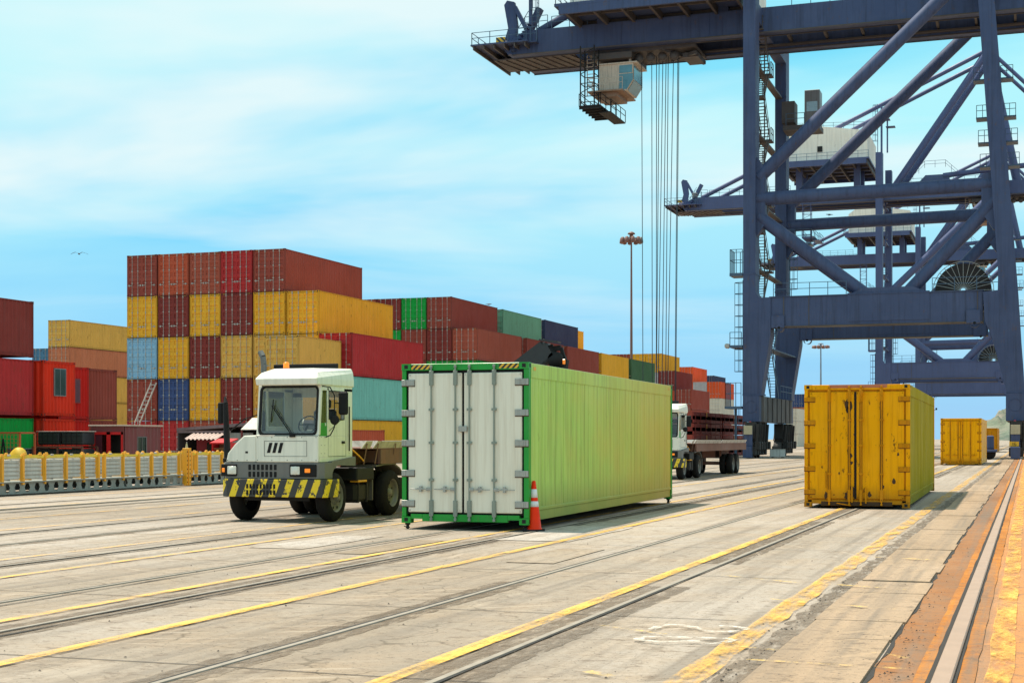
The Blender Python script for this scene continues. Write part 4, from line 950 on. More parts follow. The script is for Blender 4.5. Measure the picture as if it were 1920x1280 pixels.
def crane(Y0, ZG, xtip, house, label, mt, big=False, bogie=True, detail=True):
    R_ = empty('container_crane', (0, Y0, 0)); B = lambda: MB()
    GH = 2.1; ZT = ZG + GH; DY = 16.7; rl = M['crane_rail_paint']; gm_ = M['crane_brown']
    XL, XR = -22.35, -1.0
    zb0, zb1 = 11.15, 13.6
    top = ZT + (.4 if not big else 5.0)
    xr_at = lambda z: XR - 2.2*max(0, (z-5.4))/(37-5.4)
    for fi, y in enumerate((0.0, DY)):
        yy0, yy1 = y, y + 1.9
        # landside leg: lower flared part, shaft
        b = B(); xo = XL-.55
        b.prism([(xo,5.35),(xo+1.5,5.35),(xo+2.35,10.6),(xo+2.35,zb0),(xo+2.35,zb1),(xo+1.35,zb1+.01),(xo+1.05,zb1+.5),(xo+1.05,top),(xo,top)], 1, yy0, yy1)
        b.box(xo-.05, xo+1.6, yy0-.05, yy1+.05, 5.30, 5.45); b.box(xo-.04, xo+1.09, yy0-.04, yy1+.04, 15.6, 15.75)
        b.box(xo-.03,xo+1.75,yy0-.03,yy1+.03,20.3,24.2) if False else None
        for z_ in (17.5,20.0,27.5,31.0,34.2): b.box(xo-.006, xo+1.056, yy0-.006, yy1+.006, z_, z_+.05)
        lg = b.build('leg', mt, R_)
        b = B(); b.prism([(xo-.02,5.36),(xo+1.52,5.36),(xo+2.37,10.6),(xo+2.36,10.6),(xo+1.50,5.37)], 1, yy0+.05, yy1-.05)
        # waterside leg, leaning
        b = B()
        def xr(z, e): return xr_at(z) + e
        b.prism([(xr(5.35,-.62),5.35),(xr(5.35,.70),5.35),(xr(13,.80),13.0),(xr(top,.62),top),(xr(top,-.62),top),(xr(15,-.62),15.0),(xr(zb1,-.75),zb1),(xr(zb1,-1.9),zb1-.1),(xr(zb0,-1.9),zb0),(xr(10,-1.5),10.0)], 1, yy0, yy1)
        b.box(xr(5.35,-.68), xr(5.35,.76), yy0-.05, yy1+.05, 5.30, 5.45); b.build('leg', mt, R_)
        # portal beam
        b = B(); b.box(xo+2.36 if fi == 0 else xo+2.36, xr(zb1,-1.91), y+.1, y+1.6, zb0, zb1)
        b.box(-14.2,-7.6,y+.05,y+.099,zb0+.25,zb1+.15); b.prism([(-14.2,zb1+.001),(-7.6,zb1+.001),(-9.0,zb1+.55),(-12.9,zb1+.55)], 1, y+.15, y+1.5)
        for x in (-19.5,-17.4,-3.9): b.box(x, x+.06, y+.07, y+.099, zb0, zb1, 1)
        b.box(xo+2.36, xr(zb1,-1.91), y+.02, y+1.68, zb0-.08, zb0-.001, 1); b.box(xo+2.2, xr(zb1,-1.8), y+.0, y+1.7, zb1+.002, zb1+.06)
        b.build('portal_beam', [mt, gm_], R_)
        for x in (-19.95, -4.2):
            b = B(); b.box(x-.55, x+.55, y-.06, y+.0, zb0-.15, zb0+.9); b.lathe((x+.1,y-.07,zb0-.15),1,[(0,.36),(.9,.36)],14,m=0); b.disc((x+.1,y-.072,zb0-.15),1,.12,10,1); b.build('lug', [mt, M['black']], R_)
        # tubular braces of the side frame
        yc = y + .95
        zH = 22.1; zK = min(ZT + 1.2, 41)
        def brace(p, q, r=.56, mm=mt):
            b = B(); b.tube(p, q, r, 20, m=0); b.build('brace', mm, R_)
        brace((XL+.5, yc, zH), (xr_at(zH)-.5, yc, zH+.2), .58)
        if not big: brace((XL+.6, yc, 23.9), (xr_at(zK)-.4, yc, zK), .56)
        else: brace((XL+.6, yc, 23.9), (xr_at(ZG)-.4, yc, ZG+1), .56)
        brace((XL+.6, yc, 20.6), (-12.95, yc, zb1+.2), .55)
        brace((xr_at(21)-.4, yc, 21.0), (-9.3, yc, zb1+.2), .55)
        b = B(); b.prism([(XL-.02,18.9),(XL+.55,18.9),(XL+1.25,19.9),(XL+1.25,24.6),(XL+.55,25.6),(XL-.02,25.6)], 1, y+.5, y+1.4); b.build('gusset', mt, R_); b = B(); b.prism([(xr_at(21)+.2,18.6),(xr_at(21)-.6,18.6),(xr_at(21)-1.5,20.0),(xr_at(21)-1.5,23.0),(xr_at(21)+.2,23.6)], 1, y+.5, y+1.4); b.build('gusset', mt, R_)
    # sill beams and bogies
    for sx, (x0, x1) in (('L', (XL-.55, XL+.85)), ('R', (XR-.70, XR+.78))):
        b = B(); b.box(x0, x1, -.15, DY+2.0, 3.1, 5.29, 0); b.box(x1+.001, x1+.03, .9, DY+1.2, 3.1, 5.29, 1)  # brown sheet covers the beam's right-hand face
        for k in range(7): b.box(x1+.031, x1+.10, 1.4+k*2.5, 1.48+k*2.5, 3.1, 5.29, 1)
        b.lathe((x0+.7, -.151, 4.35), 1, [(0,.52),(-.02,.52),(-.02,.47),(0,.47)], 24)
        b.build('sill_beam', [mt, gm_], R_)
        if bogie:
            xc = (x0+x1)/2
            for yc in (1.2, DY-.5):
                g = B(); g.prism([(yc-2.2,1.5),(yc-1.6,2.2),(yc-.4,3.05),(yc+.4,3.05),(yc+1.6,2.2),(yc+2.2,1.5),(yc+1.4,1.3),(yc-1.4,1.3)], 0, xc-.45, xc+.45)
                for q in (-1.45, 1.45):
                    g.prism([(yc+q-1.2,.35),(yc+q-1.2,.9),(yc+q-.4,1.6),(yc+q+.4,1.6),(yc+q+1.2,.9),(yc+q+1.2,.35)], 0, xc-.38, xc+.38)
                bo = g.build('bogie', [gm_], R_)
                w = B()
                for q in (-2.2,-.8,.8,2.2): w.lathe((xc, yc+q, .36), 0, [(-.09,0),(-.09,.34),(-.07,.36),(.07,.36),(.09,.34),(.09,0)], 18)
                w.build('bogie_wheel', M['dark'], bo)
                w = B()
                for q in (-2.4,-1.3,-.2,1.1,2.6): w.cbox(xc+.46, xc+.95, yc+q, yc+q+.55, .7, 1.4, .05); w.tube((xc+.6,yc+q+.2,1.3),(xc+.7,yc+q+.2,2.9),.15,10); w.cbox(xc-.5, xc+.6, yc+q-.1, yc+q+.6, .25, .95, .04)
                w.cbox(xc-.35, xc+.5, yc-2.3, yc-1.5, 1.6, 3.05, .04); w.cbox(xc-.35, xc+.55, yc+2.4, yc+3.6, .9, 3.05, .04); w.cbox(xc-.4, xc+.62, yc-.5, yc+.5, 1.0, 3.0, .04)
                w.build('drive_motor', GRM, bo)
            g = B(); g.cbox(xc-.36, xc+.36, -2.0, -1.3, .0+.05, 1.0, .03); g.cbox(xc-.34, xc+.34, -1.5, -1.15, 1.0, 2.35, .03); g.build('rail_buffer', [mt], R_)
            g = B(); g.cbox(xc-.36, xc+.36, -1.6, -1.505, 2.0, 2.75, .01) ; g.build('panel_sign', plain('faded_panel', (.45,.38,.24), .6), R_)
            g = B(); g.lathe((xc-.05,-.25,2.95),2,[(0,.10),(.16,.09),(.2,0)],12); g.build('warning_lamp', M['redlens'], R_)
    if bogie:
        g = B(); g.cbox(XR-.42, XR+.30, -1.62, -1.6, 1.05, 1.42, .004); pl = g.build('number_plate', plain('plate_yellow', (.80,.42,.01), .5), R_)
        for i, ch in enumerate('16'):
            seg = {'1': [((.10,.02),(.10,.24))], '6': [((.0,.02),(.0,.24)),((.0,.24),(.15,.24)),((.0,.13),(.15,.13)),((.15,.13),(.15,.02)),((.15,.02),(.0,.02))]}[ch]
            g = B()
            for (p, q) in seg: g.bar((XR-.26+i*.20+p[0], -1.624, 1.10+p[1]), (XR-.26+i*.20+q[0], -1.624, 1.10+q[1]), .035, .006, up=(0,1,0))
            g.build('lettering', M['black'], pl)
        g = B(); g.cbox(XL+.95, XL+1.55, -.8, .1, .05, .9, .02) ; 
    # cross beams between near and far frame
    for x in (XL+.0, xr_at(ZG)):
        b = B(); b.box(x-.5, x+.5, 1.91, DY-.01, ZT-.1-1.6, ZT-.2); b.build('cross_beam', mt, R_)
    # girders: twin boxes with a dark running soffit
    for (y0, y1) in ((3.6, 5.0), (9.8, 11.2)):
        b = B()
        b.prism([(xtip+3.2, ZG),(14, ZG),(14, ZT),(xtip+4.8, ZT),(xtip+2.6, ZG+.9)], 1, y0, y1)
        for q in (-.05, y1-y0): b.box(xtip+3.2, 14, y0+q, y0+q+.05, ZG-.10, ZG-.001, 1)
        for k in range(7): b.box(xtip+6+k*8, xtip+6.05+k*8, y0-.03, y0-.001, ZG, ZT, 0)
        b.build('girder', [mt, gm_], R_)
    b = B(); b.box(xtip+3.5, 14, 5.01, 5.5, ZG+.2, ZG+.35); b.box(xtip+3.5, 14, 9.3, 9.79, ZG+.2, ZG+.35); b.box(XL+1, 14, 5.6, 9.2, ZT-.5, ZT-.3)
    for k in range(10): b.box(XL+2+k*3.2, XL+2.2+k*3.2, 5.01, 9.79, ZG+.5, ZG+.9)
    b.build('trolley_runway', gm_, R_)
    # end platform at the landside tip
    b = B(); b.box(xtip, xtip+5.5, 2.2, 12.6, ZG+.75, ZG+.88)
    for k in range(6): b.box(xtip+.2+k*1.0, xtip+.32+k*1.0, 2.3, 12.5, ZG+.4, ZG+.749, 1)
    b.box(xtip+1.2, xtip+9, 5.2, 9.6, ZG+.0, ZG+.12, 1)
    for k in range(9): b.bar((xtip+1.5+k*.9, 5.3, ZG-.05), (xtip+2.6+k*.9, 9.5, ZG-.05), .08, .08, 1)
    b.build('end_platform', [mt, gm_], R_)
    for run in ([(xtip+5.4,2.3,ZG+.88),(xtip+.1,2.3,ZG+.88),(xtip+.1,12.5,ZG+.88),(xtip+5.4,12.5,ZG+.88)], [(xtip+7.4,3.7,ZT),(house[0]+.6,3.7,ZT)], [(xtip+7.4,11.1,ZT),(house[0]+.6,11.1,ZT)],
                [(XL+3,3.7,ZT),(-3,3.7,ZT)], [(XL+3,11.1,ZT),(-3,11.1,ZT)], [(XL+2,.15,zb1+.06),(-14.3,.15,zb1+.06)], [(-7.4,.15,zb1+.06),(-2.2,.15,zb1+.06)], [(XL+2,DY+.1,zb1+.06),(-14.3,DY+.1,zb1+.06)]):
        b = B(); rail_mb(b, run); b.build('railing', rl, R_)
    # sheave tower, tensioner arms and spotlight frame at the tip
    b = B(); zt = ZT - .2
    for y in (5.0,):
        b.box(xtip+2.2,xtip+3.0,5.45,9.9,zt-1.0,zt-.6)
        b.prism([(xtip+2.0,zt-1.2),(xtip+3.2,zt-1.2),(xtip+3.6,zt+1.2),(xtip+3.3,zt+3.4),(xtip+2.6,zt+3.6),(xtip+2.3,zt+3.2),(xtip+2.7,zt+1.0)], 1, y, y+.45)
        b.bar((xtip+3.3,y+.2,zt+3.0),(xtip+5.0,y+.2,zt-.2),.5,.35); b.bar((xtip+5.8,y+.2,zt+2.6),(xtip+3.6,y+.2,zt-1.6),.8,.5)
        b.lathe((xtip+2.4, y-.05, zt-.7), 1, [(0,0),(0,.55),(.5,.55),(.5,0)], 18, m=0)
    for k in range(9): b.box(xtip+3.4+k*.22, xtip+3.7+k*.22, 3.0, 3.9, zt-2.0+k*.33, zt-1.95+k*.33)
    b.bar((xtip+3.4,3.0,zt-1.2),(xtip+5.4,3.0,zt+1.8),.05,.05); b.bar((xtip+5.2,4.2,zt-.2),(xtip+5.2,4.2,zt+(1.6 if big else 6.2)),.28 if not big else .15,.28 if not big else .15)
    b.box(xtip+4.4, xtip+6.2, 2.9, 4.3, ZG+.8, ZG+.9)
    b.build('rope_tensioner', mt, R_)
    b = B(); b.cbox(xtip+1.6, xtip+2.5, 4.7, 4.8, zt-.35, zt+.15, .01); b.cbox(xtip+1.7, xtip+2.4, 4.65, 4.75, zt-1.0, zt-.6, .01); b.build('hazard_board', hazard('crane_hazard', (.80,.42,.02), (.03,.03,.03), .5, 0, (1,0,1)), R_)
    b = B()
    if big: b.bar((xtip+5.2,4.2,zt+.2),(xtip+5.9,4.2,zt+.2),.1,.1)
    else: b.bar((xtip+3.8,4.2,zt+4.4),(xtip+5.3,4.2,zt+4.4),.12,.12)
    for (dx, dz) in (((.9,-3.9),) if big else ((0,0),(.9,.5),(.3,1.6))): b.cbox(xtip+3.6+dx, xtip+4.4+dx, 3.6, 4.4, zt+4.0+dz, zt+4.9+dz, .03)
    b.build('floodlight', paint('floodlight_housing', (.28,.24,.20), rust=.5), R_)
    b = B(); cage_ladder(b, xtip+6.0, 3.9, zt+.2, zt+(1.2 if big else 4.4)); rail_mb(b, [(xtip+5.0,3.1,zt+.2),(xtip+7.2,3.1,zt+.2)]); rail_mb(b, [(xtip+4.4,2.9,ZG+.9),(xtip+6.2,2.9,ZG+.9)], h=1.3, post=.6); b.build('access_ladder', rl, R_)
    # backstays from the tip to the apex over the waterside legs
    ax, az = -5.9, (56.5 if not big else 63.0)
    for y in (4.3, 10.5):
        b = B(); b.tube((xtip+6, y, ZT), (ax, y, az), .36, 12); b.build('backstay', mt, R_)
    for y in (4.3, 10.5):
        b = B(); b.tube((-20.5 if big else -14, y, ZT-.2), (ax, y, az), .55, 14); b.build('apex_brace', mt, R_)
    b = B()
    for y in (4.3, 10.5): b.tube((ax, y, az), (-1.5, y, ZT-.5), .6, 12); b.tube((ax,y,az),(14,y,ZT),.3,10)
    b.box(ax-.8, ax+.8, 3.8, 11, az-.5, az+.6); b.build('apex_frame', mt, R_)
    # machine house on its platform
    h0, h1 = house; zp = ZT + (.45 if not big else 4.0 - 2.1 + 2.0)
    b = B(); b.box(h0-1.0, h1+.4, -1.2, 16.2, zp, zp+.25, 0); b.box(h0-.6, h1, -1.19, -.9, zp-.7, zp-.001, 0); b.box(h0-.6, h1, 15.9, 16.19, zp-.7, zp-.001, 0)
    for k in range(7):
        x = h0 + (h1-h0)*k/6; b.box(x-.12, x+.12, -.89, 15.89, zp-.65, zp-.001, 1)
    for k in range(5): b.box(h0-.5, h1-.1, .9+k*3.3, 1.1+k*3.3, zp-.35, zp-.002, 1)
    for x in (h0+2, h1-2):
        for y in (3.7, 9.9): b.box(x-.5, x+.5, y, y+1.2, ZT-.01, zp-.001)
    b.build('house_platform', [mt, gm_], R_)
    b = B(); hz = zp+.26; hh = 5.6
    b.prism([(h0, hz),(h1, hz),(h1, hz+hh-1.1),(h0+6, hz+hh),(h0+1.5, hz+hh-.25),(h0, hz+hh-1.3)] if big else [(h0, hz),(h1, hz),(h1, hz+hh),(h0, hz+hh)], 1, .3, 14.6)
    k = h0 + .4
    while k < h1: b.box(k, k+.04, .26, .299, hz+.05, hz+hh-1.4); k += .55
    hs = b.build('machine_house', M['cream'], R_)
    b = B(); b.cbox((h0+h1)/2-1.2, (h0+h1)/2-.4, .2, .25, hz+1.5, hz+2.4, .01); b.build('window', M['dark'], hs)
    b = B(); rail_mb(b, [(h0-.9,16,zp+.25),(h0-.9,-1.1,zp+.25),(h1+.3,-1.1,zp+.25)]); rail_mb(b, [(h0+1.5,.4,hz+hh-.2),(h1-.5,.4,hz+hh-.7)], h=1.0); b.build('house_railing', rl, R_)
    if big:
        b = B(); b.tube((XL+.3, 1, top), (XL+.3, 1, top+7.5), .16, 8); b.tube((XL+1.2,1,top),(XL+1.2,1,top+5.5),.12,8); b.box(XL-.3,XL+1.6,.4,1.8,top+5.2,top+5.3); cage_ladder(b, XL-.3, 1, top, top+7.8); b.box(XL+1.0,XL+2.4,.4,1.8,top+4.0,top+4.1)
        b.build('mast', mt, R_)
        b = B(); x0 = -14
        b.prism([(x0-3,ZT),(x0-1.5,ZT+1.6),(x0+1.5,ZT+1.6),(x0+3,ZT)], 1, 4.0, 4.6); rail_mb(b, [(x0-3.4,3.7,ZT+1.0),(x0-1.6,3.7,ZT+2.7),(x0+1.6,3.7,ZT+2.7),(x0+3.4,3.7,ZT+1.0)], h=1.1); b.tube((x0+1.2,4.2,ZT+1.4),(4,4.2,ZT+2.6),.42,12)
        b.build('boom_hinge_stair', mt, R_)
    # trolley, operator cab and hanging basket
    tx = -37.1 if not big else (-8 if Y0 < 300 else -12)
    b = B(); b.box(tx-1, tx+9, 5.0, 9.8, ZG-.35, ZG-.12); b.box(tx-.5, tx+3.2, 4.6, 10.2, ZG-.9, ZG-.36); b.bar((tx+6,5,ZG-.4),(tx+9,9,ZG-.9),.3,.3); b.bar((tx+6,9,ZG-.4),(tx+9,5,ZG-.9),.3,.3); b.box(tx+7.6, tx+9, 6, 9, ZG-1.0, ZG-.6)
    for k in range(4): b.lathe((tx+3.6+k*1.1,5.6,ZG-.8),1,[(0,0),(0,.4),(.3,.4),(.3,0)],14)
    b.build('trolley', M['crane_brown'], R_)
    zc = ZG - 3.75
    b = B(); b.prism([(tx,zc),(tx+2.6,zc),(tx+3.2,zc+.9),(tx+3.2,zc+2.45),(tx,zc+2.45)], 1, 5.2, 8.6); b.box(tx-.15, tx+3.6, 5.05, 8.75, zc+2.45, zc+2.57); b.box(tx-.9, tx+2.4, 4.4, 9.2, zc-.12, zc-.001, 1); b.box(tx-.3,tx+1.8,5,8.4,zc-.5,zc-.121,1)
    cb = b.build('operator_cab', [paint('cab_weathered_white', (.74,.60,.46), rust=.9, streak=.6, scale=2), paint('rust_brown_floor', (.33,.19,.11), rust=.8)], R_)
    b = B(); b.box(tx+1.9, tx+3.1, 5.16, 5.19, zc+1.6, zc+2.3); b.add([(tx+1.9,5.15,zc+1.5),(tx+3.18,5.15,zc+1.5),(tx+3.18,5.15,zc+.95),(tx+2.62,5.15,zc+.12),(tx+1.9,5.15,zc+.12)], [(0,1,2,3,4)]); b.box(tx+3.21, tx+3.23, 5.4, 8.4, zc+1.0, zc+2.3); b.add([(tx+2.66,5.4,zc+.03),(tx+3.22,5.4,zc+.88),(tx+3.22,8.4,zc+.88),(tx+2.66,8.4,zc+.03)],[(0,1,2,3)])
    b.build('window', plain('cab_window_glass', (.10,.30,.38), .08, var=.4, sc=1.2), cb)
    b = B(); rail_mb(b, [(tx-.9,9.1,zc),(tx-.9,4.4,zc),(tx+2.4,4.4,zc)]); b.bar((tx-.1,5.3,zc+2.5),(tx-.1,5.3,ZG-.4),.2,.2); b.bar((tx+2.9,5.3,zc+2.5),(tx+2.9,5.3,ZG-.4),.2,.2); b.bar((tx-.1,8.5,zc+2.5),(tx-.1,8.5,ZG-.4),.2,.2)
    for k in range(10): b.bar((tx-1.5,6.4,zc+1.0+k*.35),(tx-.9,6.4,zc+1.0+k*.35),.05,.05)
    b.bar((tx-1.5,6.4,zc),(tx-1.5,6.4,ZG),.07,.07); b.bar((tx-.9,6.4,zc),(tx-.9,6.4,ZG),.07,.07); b.build('cab_railing', paint('cab_rail_cream', (.55,.46,.36), rust=.6), R_)
    bx = (-38.3 if not big else XL-12.5); zk = ZG - 5.9
    b = B()
    for (x, y) in ((bx,3.2),(bx+1.3,3.2),(bx,4.6),(bx+1.3,4.6)): b.bar((x,y,zk+.6),(x,y,ZG+.1),.10,.10)
    for k in range(6):
        z = zk + .9 + k*.85; b.bar((bx,3.2,z),(bx+1.3,3.2,z+.6 if k % 2 else z),.06,.06); b.bar((bx+1.3,3.2,z),(bx+1.3,4.6,z),.06,.06); b.bar((bx,4.6,z),(bx+1.3,4.6,z),.06,.06); b.bar((bx,3.2,z),(bx,4.6,z),.06,.06)
    b.box(bx-.1, bx+1.9, 3.0, 8.6, zk+.45, zk+.55); b.box(bx+1.5, bx+2.6, 4.0, 9.2, zk-.0, zk+.1)
    for k in range(6): b.box(bx-.1, bx+1.9, 3.1+k*1.0, 3.2+k*1.0, zk+.25, zk+.449)
    rail_mb(b, [(bx+1.3,3.1,zk+.55),(bx+1.9,3.1,zk+.55),(bx+1.9,8.6,zk+.55)]); rail_mb(b, [(bx-.1,3.1,zk+.55),(bx-.1,8.6,zk+.55)]); rail_mb(b, [(bx+2.6,4,zk+.1),(bx+2.6,9.2,zk+.1)])
    b.build('maintenance_basket', M['dark'] if not big else mt, R_)
    if not big:
        rm = plain('wire_rope', (.045,.05,.06), .6)
        hx = -31.9; hz_ = 4.6; bpx = [1207,1224,1228,1231,1229,1242,1245,1252,1263,1264]
        ends = [(1203,0,-.9),(1222,.1,-.5),(1231,.6,-.25),(1236,.2,-.2),(1243,.9,.35),(1249,.1,-.45),(1253,.7,.1),(1263,.2,.8),(1273,.9,.35),(1271,.5,.9)]
        for i, (px, yo, dx) in enumerate(ends):
            t = (px-960)/FPX; Yw = Y0 + 6.2 + yo*2; X = Yw*(t*CT-ST)/(CT+t*ST)
            b = B(); b.tube((X, 6.2+yo*2, ZG-.3), (hx + (bpx[i]-1235)/20.3, 6.4+yo*1.4, hz_+.5), .034, 6); b.build('hoist_rope', rm, R_)
        b = B(); b.cbox(hx-1.5, hx+1.5, 6.2, 8.4, hz_-.2, hz_+.5, .05); b.cbox(hx-1.1, hx+1.1, 5.2, 9.4, hz_-.9, hz_-.4, .05); b.box(hx-.3,hx+.3,6.5,8,hz_-.4,hz_-.2); b.build('headblock', M['crane_brown'], R_)
        # small kiosk cabin on a bracket at the far leg
        b = B(); kx = XL+.6; b.box(kx, kx+3.4, DY-2.6, DY+.2, 30.55, 31.0); b.box(kx-.2, kx+1.0, DY-2.0, DY-.05, 31.4, 33.4); b.build('kiosk_bracket', M['crane_brown'], R_)
        b = B(); b.cbox(kx+2.0, kx+3.4, DY-2.5, DY-.7, 31.01, 34.2, .04); kk = b.build('kiosk', paint('kiosk_grey', (.20,.19,.19), rust=.4, streak=.4), R_)
        b = B(); b.box(kx+2.2, kx+3.2, DY-2.52, DY-2.505, 32.2, 33.1); b.build('window', plain('kiosk_window', (.35,.50,.58), .1), kk)
        b = B(); rail_mb(b, [(kx+.3,DY-2.6,31.0),(kx+2.0,DY-2.6,31.0)]); b.build('kiosk_railing', rl, R_)
    # stair tower between the landside legs
    b = B(); z = zb1 + .1; k = 0
    sx0 = XL-.35
    while z + 3.0 < ZG + 1:
        y0, y1 = (4.6, 7.6) if k % 2 == 0 else (7.6, 4.6)
        b_ = (y0, y1); stair(b, sx0 + (.0 if k % 2 == 0 else .05), .75, y0 if k % 2 == 0 else 7.6, z, y1, z+2.95)
        b.box(sx0-.15, sx0+.95, 7.6 if k % 2 == 0 else 3.2, 9.0 if k % 2 == 0 else 4.6, z+2.88, z+2.98)
        rail_mb(b, [(sx0+.9, 7.6 if k % 2 == 0 else 3.2, z+2.98), (sx0+.9, 9.0 if k % 2 == 0 else 4.6, z+2.98)], h=1.1, post=.7)
        if k % 2 == 0: b.box(sx0-.1, sx0+.5, 1.9, 16.7, z+2.70, z+2.87)
        z += 2.95; k += 1
    for y in (3.2, 9.0): b.bar((sx0+.1,y,zb1),(sx0+.1,y,z),.1,.1)
    b.build('stairway', gm_ if not big else mt, R_)
    b = B(); stair(b, sx0+.9, .7, 7.5, 5.3, 3.6, 9.4); stair(b, sx0+.9, .7, 5.0, 9.5, 9.0, 13.2); b.box(sx0+.7,sx0+1.8,2.0,16.6,9.35,9.45); rail_mb(b, [(sx0+1.7,8.0,5.3),(sx0+1.7,14.5,5.3)]); b.build('lower_stairway', rl, R_)
    # caged ladders with landings on the outer face of the landside leg
    b = B(); lx = XL-.6
    cage_ladder(b, lx-.08, .9, .4, 4.6, dirx=-1); cage_ladder(b, lx-.08, .9, 5.4, 15.2, dirx=-1); b.box(lx-1.1, lx, -.1, 1.9, 15.5, 15.75); rail_mb(b, [(lx,-.05,15.75),(lx-1.05,-.05,15.75),(lx-1.05,1.85,15.75),(lx,1.85,15.75)], h=2.0, post=.5)
    b.box(lx-1.1, lx, -.2, 2.0, 9.4, 9.6); rail_mb(b, [(lx-.05,-.15,9.6),(lx-1.05,-.15,9.6)]); b.box(lx-1.5, lx-.05, -.2, 2.0, 4.2, 4.4); rail_mb(b, [(lx-.1,-.15,4.4),(lx-1.45,-.15,4.4),(lx-1.45,1.9,4.4)], h=2.0, post=.5)
    b.bar((lx-.6,.4,4.3),(lx-.6,.4,.2),.1,.1); b.bar((lx-.9,1.4,4.3),(lx-.9,1.4,.2),.1,.1)
    cage_ladder(b, XL+.7, DY+.9, 14, 21, dirx=1); b.box(XL+.5, XL+2.9, DY-.3, DY+2.0, 18.1 if False else 20.1, 20.25)
    rail_mb(b, [(XL+.6,DY-.25,20.25),(XL+2.9,DY-.25,20.25),(XL+2.9,DY+2,20.25)], h=1.3)
    b.build('caged_ladder', rl if not big else mt, R_)
    b = B(); b.cbox(lx-1.5, lx-1.1, -.3, .3, 9.35, 9.75, .1); b.build('floodlight', M['galv'], R_)
    # landings on the waterside leg
    for z in (26.5,28.7,31.0,34.5):
        for sg in (-1,1):
            b = B(); x = xr_at(z) + sg*.65; b.box(x, x+sg*1.1, 17.0, 18.6, z, z+.12); rail_mb(b, [(x,17.0,z+.12),(x+sg*1.05,17.0,z+.12)], h=1.1, post=.5)
            b.build('leg_landing', rl, R_)
    # cable reel
    b = B(); rc = (-5.1, 3.2, zb1+.35); 
    b.lathe(rc, 1, [(0,.35),(0,2.25),(.06,2.25),(.06,2.05),(.5,2.05),(.5,2.25),(.56,2.25),(.56,.35)], 40, m=1)
    for k in range(28):
        a = 2*math.pi*k/28; b.bar((rc[0]+.2*math.cos(a), rc[1]-.05, rc[2]+.2*math.sin(a)), (rc[0]+2.45*math.cos(a), rc[1]-.03, rc[2]+2.45*math.sin(a)), .05, .05, 0)
    P = [(rc[0]+2.42*math.cos(a), rc[1]-.03, rc[2]+2.42*math.sin(a)) for a in [2*math.pi*k/40 for k in range(41)]]
    for p, q in zip(P, P[1:]): b.bar(p, q, .05, .05, 0)
    b.build('cable_reel', [M['galv'], plain('reel_dark', (.05,.035,.03), .8)], R_)
    tag(R_, label, 'crane', 'ship to shore cranes along the quay')
    return R_
crane(124.3, 37.1, -48.6, (-38.4,-23.4), 'nearest dark blue container crane, its portal over the yellow container', M['crane'])
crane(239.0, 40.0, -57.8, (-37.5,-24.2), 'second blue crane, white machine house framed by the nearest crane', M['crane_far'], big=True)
crane(326.0, 40.0, -57.0, (-37.0,-24.0), 'farthest blue crane, its white house low between the others', M['crane_far'], big=True)
